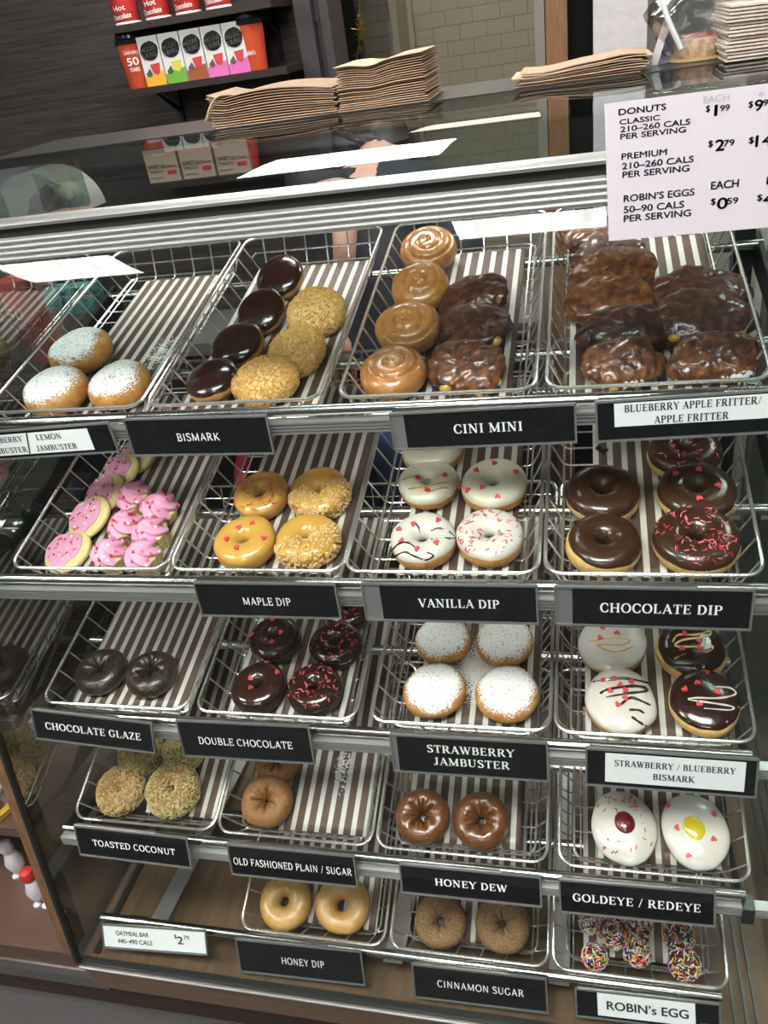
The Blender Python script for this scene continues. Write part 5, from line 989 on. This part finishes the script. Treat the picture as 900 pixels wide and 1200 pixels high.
# pelvis at 0; bends away from the case
V = [P_(0,.0,-.40), P_(0,.10,-.24), P_(.0,.25,-.06), P_(.0,.36,.05), P_(.0,.44,.07), P_(.0,.50,.07),
     P_(-.09,.0,-.46), P_(-.10,-.02,-.84), P_(-.10,.03,-1.22), P_(-.10,-.10,-1.26), P_(.09,.0,-.46), P_(.10,-.02,-.84), P_(.10,.03,-1.22), P_(.10,-.10,-1.26),
     P_(-.15,.30,.03), P_(.02,.03,.10), P_(.020,-.055,-.02), P_(.0,-.115,-.17), P_(.17,.32,.03), P_(.27,.20,-.18), P_(.22,.38,-.34), P_(.0,.57,.07)]
E_ = [(0,1),(1,2),(2,3),(3,4),(4,5),(0,6),(6,7),(7,8),(8,9),(0,10),(10,11),(11,12),(12,13),(3,14),(14,15),(15,16),(16,17),(3,18),(18,19),(19,20),(5,21)]
Rr = [(.13,.11),(.125,.10),(.14,.10),(.11,.09),(.055,.05),(.085,.09),(.09,.09),(.06,.06),(.042,.045),(.035,.03),(.09,.09),(.06,.06),(.042,.045),(.035,.03),(.06,.055),(.036,.036),(.027,.027),(.024,.02),(.06,.055),(.042,.04),(.026,.022),(.07,.08)]
skin('body', V, E_, Rr, SKIN, person)
for pi, (hx, hy, hz_) in enumerate(((.0,-.115,-.17),(.22,.38,-.34))):      # hands: palm and five fingers
    b0 = np.array(P_(hx, hy, hz_)); dn = np.array([-.10,-.25,-.95]) if pi == 0 else np.array([.05,.5,-.85]); dn /= np.linalg.norm(dn); sd = np.array([1,0,0.]); HV = [b0, b0+dn*.04, b0+dn*.075]; HE = [(0,1),(1,2)]; HR = [(.024,.018),(.036,.016),(.038,.013)]
    for k in range(4):
        f0 = b0+dn*.078+sd*(-.030+.020*k); l = (.062,.072,.068,.052)[k]; i = len(HV); HV += [f0, f0+dn*l*.55+np.array([0,.006,0]), f0+dn*l+np.array([0,.020,0])]; HE += [(2,i),(i,i+1),(i+1,i+2)]; HR += [.0095,.0085,.007]
    i = len(HV); HV += [b0+dn*.03+sd*-.030, b0+dn*.062+sd*-.052, b0+dn*.088+sd*-.056]; HE += [(1,i),(i,i+1),(i+1,i+2)]; HR += [.013,.010,.008]
    skin('hand', HV, HE, HR, SKIN, person, 0, 1)
skin('shirt', [V[0],V[1],V[2],V[3],P_(0,.41,.065),V[14],P_(-.06,.15,.075),V[18],P_(.262,.21,-.16)], [(0,1),(1,2),(2,3),(3,4),(3,5),(5,6),(3,7),(7,8)], [(.142,.122),(.14,.115),(.155,.115),(.125,.10),(.07,.06),(.078,.072),(.068,.066),(.078,.072),(.064,.060)], SHIRT, person)
skin('jeans', [P_(0,0,-.36),P_(0,0,-.44),V[6],V[7],V[8],V[10],V[11],V[12]], [(0,1),(1,2),(2,3),(3,4),(1,5),(5,6),(6,7)], [(.146,.126),(.145,.128),(.108,.112),(.082,.084),(.068,.072),(.108,.112),(.082,.084),(.068,.072)], JEANS, person, 0)
skin('shoe', [P_(-.10,.06,-1.26),P_(-.10,-.06,-1.265),P_(-.10,-.15,-1.27)], [(0,1),(1,2)], [(.046,.03),(.05,.028),(.04,.02)], BLACK, person); skin('shoe', [P_(.10,.06,-1.26),P_(.10,-.06,-1.265),P_(.10,-.15,-1.27)], [(0,1),(1,2)], [(.046,.03),(.05,.028),(.04,.02)], BLACK, person)
hd_ = P_(0,.57,.09); blob(person, hd_[0], hd_[1], hd_[2], .088, .10, .105, HAIR, 'hair', 31)
f_ = MB(); f_.tube([P_(0,.645,.02), P_(0,.668,.0), P_(0,.655,-.01)], [.008,.012,.006], 8); f_.build('nose', SKIN, person)
for sx in (-1, 1): blob(person, sx*.032, .645, Z+.035, .012, .008, .010, WHITE_PRINT, 'eye', 40+sx); blob(person, sx*.085, .56, Z+.04, .010, .022, .030, SKIN, 'ear', 44+sx)
blob(person, 0, .645, Z-.035, .024, .008, .007, REDTIN, 'mouth', 47)
# ================================================================== LEFT NEIGHBOUR: a wooden side cabinet with bits and pieces on its boards
XS = XL-.012
e = tag(empty('side_cabinet', (-1.3, -.25, 0)), 'rosy wooden cabinet with steel strip standing left of the glass case', 'cabinet')
def sc_(name, mb, m_, smooth=False): return mb.build(name, m_, e, smooth, loc=(1.3,.25,0))
sc_('floor_board', MB().box(-1.3,-.235,Z-1.05,XS-.01,.5,Z-1.02), NWOOD); sc_('front_board', MB().box(-1.3,-.25,Z-1.08,XS-.004,-.20,Z-1.019), NWOOD)
sc_('steel_strip', MB().prism([(-.252,Z-1.072),(-.258,Z-1.085),(-.258,Z-1.118),(-.250,Z-1.130),(-.22,Z-1.130),(-.22,Z-1.072)], 'x', -1.3, XS), STEEL)
pj = [(y+.006, Z+z) for y, z in gp[:24]]; pk = [(y+.040, z) for y, z in pj][::-1]
sc_('slanted_trim', MB().prism(pj+pk, 'x', XS-.026, XS-.004), wood('brown_trim_wood', (.11,.055,.028), (.19,.10,.05), (9,9,2)))
sc_('mid_board', MB().box(-1.3,-.16,Z-.80,XS-.035,.5,Z-.775), NWOOD); sc_('upper_board', MB().box(-1.3,-.06,Z-.40,XS-.035,.5,Z-.38), TOEWOOD); sc_('top_board', MB().box(-1.3,.10,Z-.06,XS-.035,.6,Z-.04), TOEWOOD)
sc_('back_board', MB().box(-1.3,.5,Z-1.05,XS-.035,.52,Z-.40), NWOOD)
def doll(px, py, y, label, cap):
    p = at_plane(px, py, (0,0,Z-1.02), np.array([0,0,1.])); q = tag(empty('figurine', (p[0], p[1], Z-1.02)), label, 'figurine'); W = mat('white_glazed_figure', (.55,.52,.53), .4)
    MB().lathe([(0,.03),(.016,.03),(.020,.05),(.012,.075),(.008,.08),(0,.081)], 16).build('body', W, q); MB().lathe([(0,.078),(.012,.082),(.016,.094),(.012,.106),(0,.11)], 16).build('head', W if not cap else REDTIN, q)
    for sx in (-1, 1): MB().lathe([(0,0),(.006,0),(.007,.034),(0,.034)], 10, (sx*.009,0,0)).build('leg', W, q); MB().lathe([(0,0),(.008,.0),(.009,.006),(0,.011)], 10, (sx*.010,-.006,0)).build('foot', W, q)
doll(24+3,1000+25,-.02,'small white figurine standing on the cabinet floor, farther left one',False); doll(52,1058,-.10,'small white figurine with a red top beside the glass edge',True)
p = at_plane(2,955,(0,0,Z-.775),np.array([0,0,1.])); q = tag(empty('boxed_cake', (p[0]-.075, p[1]+.03, Z-.774)), 'round cake on a yellow board at the left edge of the picture', 'cake'); MB().lathe([(0,0),(.095,0),(.098,.014),(.0,.015)], 32).build('board', mat('yellow_board', (.55,.36,.04), .4), q); MB().lathe([(.0,.015),(.085,.015),(.088,.050),(.08,.056),(0,.056)], 32).build('cake', mat('grey_iced_cake', (.30,.29,.33), .5, noise=(14,(.10,.06,.05),.45,.55)), q)
# items on the top and upper boards, seen through the case's left end
p = at_y(27,348,.34); q = tag(empty('red_tumbler', (p[0], .34, Z-.04)), 'red tumbler printed 50 YEARS seen through the left end glass', 'tumbler'); r0 = .038; MB().lathe([(0,0),(r0*.8,0),(r0,.15),(0,.152)], 24).build('cup', REDTIN, q); m = MB(); font_add(m, '50', .022, 0, .085, -.0395, .034, .012, 'c'); font_add(m, 'YEARS', .010, 0, .066, -.0395, .030, .012, 'c'); m.build('lettering', WHITE_PRINT, q, False)
TEAL = mat('teal_patterned_paper', (.10,.30,.30), .5, noise=(9,(.03,.07,.13),.52,.56))
p = at_y(92,385,.66); q = tag(empty('gift_bag', (p[0], .66, Z-.19)), 'teal patterned gift bag seen through the left end of the top basket', 'gift bag'); m = MB(); m.prism([(-.055,0),(.055,0),(.062,.19),(-.062,.19)], 'y', 0, .05); m.build('bag', TEAL, q, False); MB().tube(sline([(-.03,.0,.19),(-.02,0,.23),(.02,0,.23),(.03,0,.19)], 6), .002, 6).build('handle', WHITE_PRINT, q)
tag(MB().box(p[0]-.14,.60,Z-.21,p[0]+.10,.78,Z-.19).box(p[0]-.13,.62,0,p[0]-.11,.76,Z-.21).box(p[0]+.07,.62,0,p[0]+.09,.76,Z-.21).build('side_stand', COUNTER, None, False), 'dark stand carrying the teal gift bag behind the case', 'stand')
p = at_y(8,410,.16); q = tag(empty('wicker_basket', (min(p[0]-.02, XS-.155), .24, Z-.038)), 'brown wicker basket at the far left behind the top basket', 'basket'); m = MB()
for k in range(9): m.tube([((.075+.012*math.sin(k*.4))*math.cos(t), (.075+.012*math.sin(k*.4))*math.sin(t), .006+k*.011+.003*math.sin(12*t+k*math.pi)) for t in np.linspace(0, 2*np.pi, 40, endpoint=False)], .006, 6, True)
m.build('weave', mat('dark_wicker', (.10,.045,.02), .6, noise=(60,(.17,.085,.04),.4,.6)), q)
for j, (px, py, y, rx, rz, lb) in enumerate(((22,615,.02,.11,.065,'dark item in crinkled clear wrap at the left edge, lower one'),(45,568,.16,.10,.06,'dark item in crinkled clear wrap at the left edge, upper one behind'))):
    p = at_y(px, py, y); c = np.array([min(p[0], XS-.04-rx*1.25), y, Z-.38+rz*1.26]); q = crinkle('wrapped_treat', c, rx, .08, rz, 60+j, CLEAR, lb, 'wrapped treat', .2); blob(q, 0, 0, -rz*.2, rx*.6, .05, rz*.6, mat('dark_red_filling_%d' % j, (.05,.012,.014) if j == 0 else (.03,.025,.03), .5), 'contents', 70+j)
# suction cup hook and black power plug on a grey machine standing behind the case's left end
p = at_y(40,258,.82); mx, mz = p[0], p[2]; q = tag(empty('machine_housing', (mx, .84, 0)), 'grey rounded machine housing on a dark column behind the black plug', 'machine')
MB().prism([(.115*math.cos(t), mz+.10*math.sin(t)) for t in np.linspace(0, math.pi, 20)], 'y', 0, .12).build('shell', mat('warm_grey_enamel', (.33,.30,.26), .4), q)
MB().prism([(.02,mz+.005),(.09,mz+.005),(.09,mz+.068),(.05,mz+.088),(.02,mz+.090)], 'y', -.008, 0).build('panel', mat('beige_enamel', (.40,.36,.29), .4), q, False); MB().box(-.03,.03,0,.03,.09,mz).build('column', COUNTER, q, False)
p = at_y(91,229,.83); q = tag(empty('suction_cup', (min(p[0], mx+.105), .834, p[2])), 'clear suction cup hook stuck on the grey machine at the left', 'suction cup'); q.rotation_euler = (math.radians(82),0,math.radians(20)); MB().lathe([(.030,-.004),(.026,.002),(.012,.008),(.009,.016),(0,.017)], 24).build('cup', mat('clear_rubber', (.42,.40,.36), .15, spec=.8), q); MB().tube(sline([(0,0,.015),(0,-.008,.026),(0,-.022,.026),(0,-.027,.015)], 5), .002, 6).build('hook', STEEL, q)
p = at_y(47,236,.79); q = tag(empty('power_plug', p), 'black power plug with a cord at the far left behind the top glass', 'plug'); q.rotation_euler = (math.radians(12),math.radians(58),math.radians(8)); MB().lathe([(0,-.042),(.010,-.040),(.013,-.017),(.019,-.014),(.019,.022),(.014,.025),(.014,.042),(0,.043)], 18).build('body', BLACK, q); MB().tube(sline([(0,0,-.040),(.006,0,-.08),(.03,.01,-.12),(.07,.03,-.16)], 6), .005, 8).build('cord', BLACK, q)
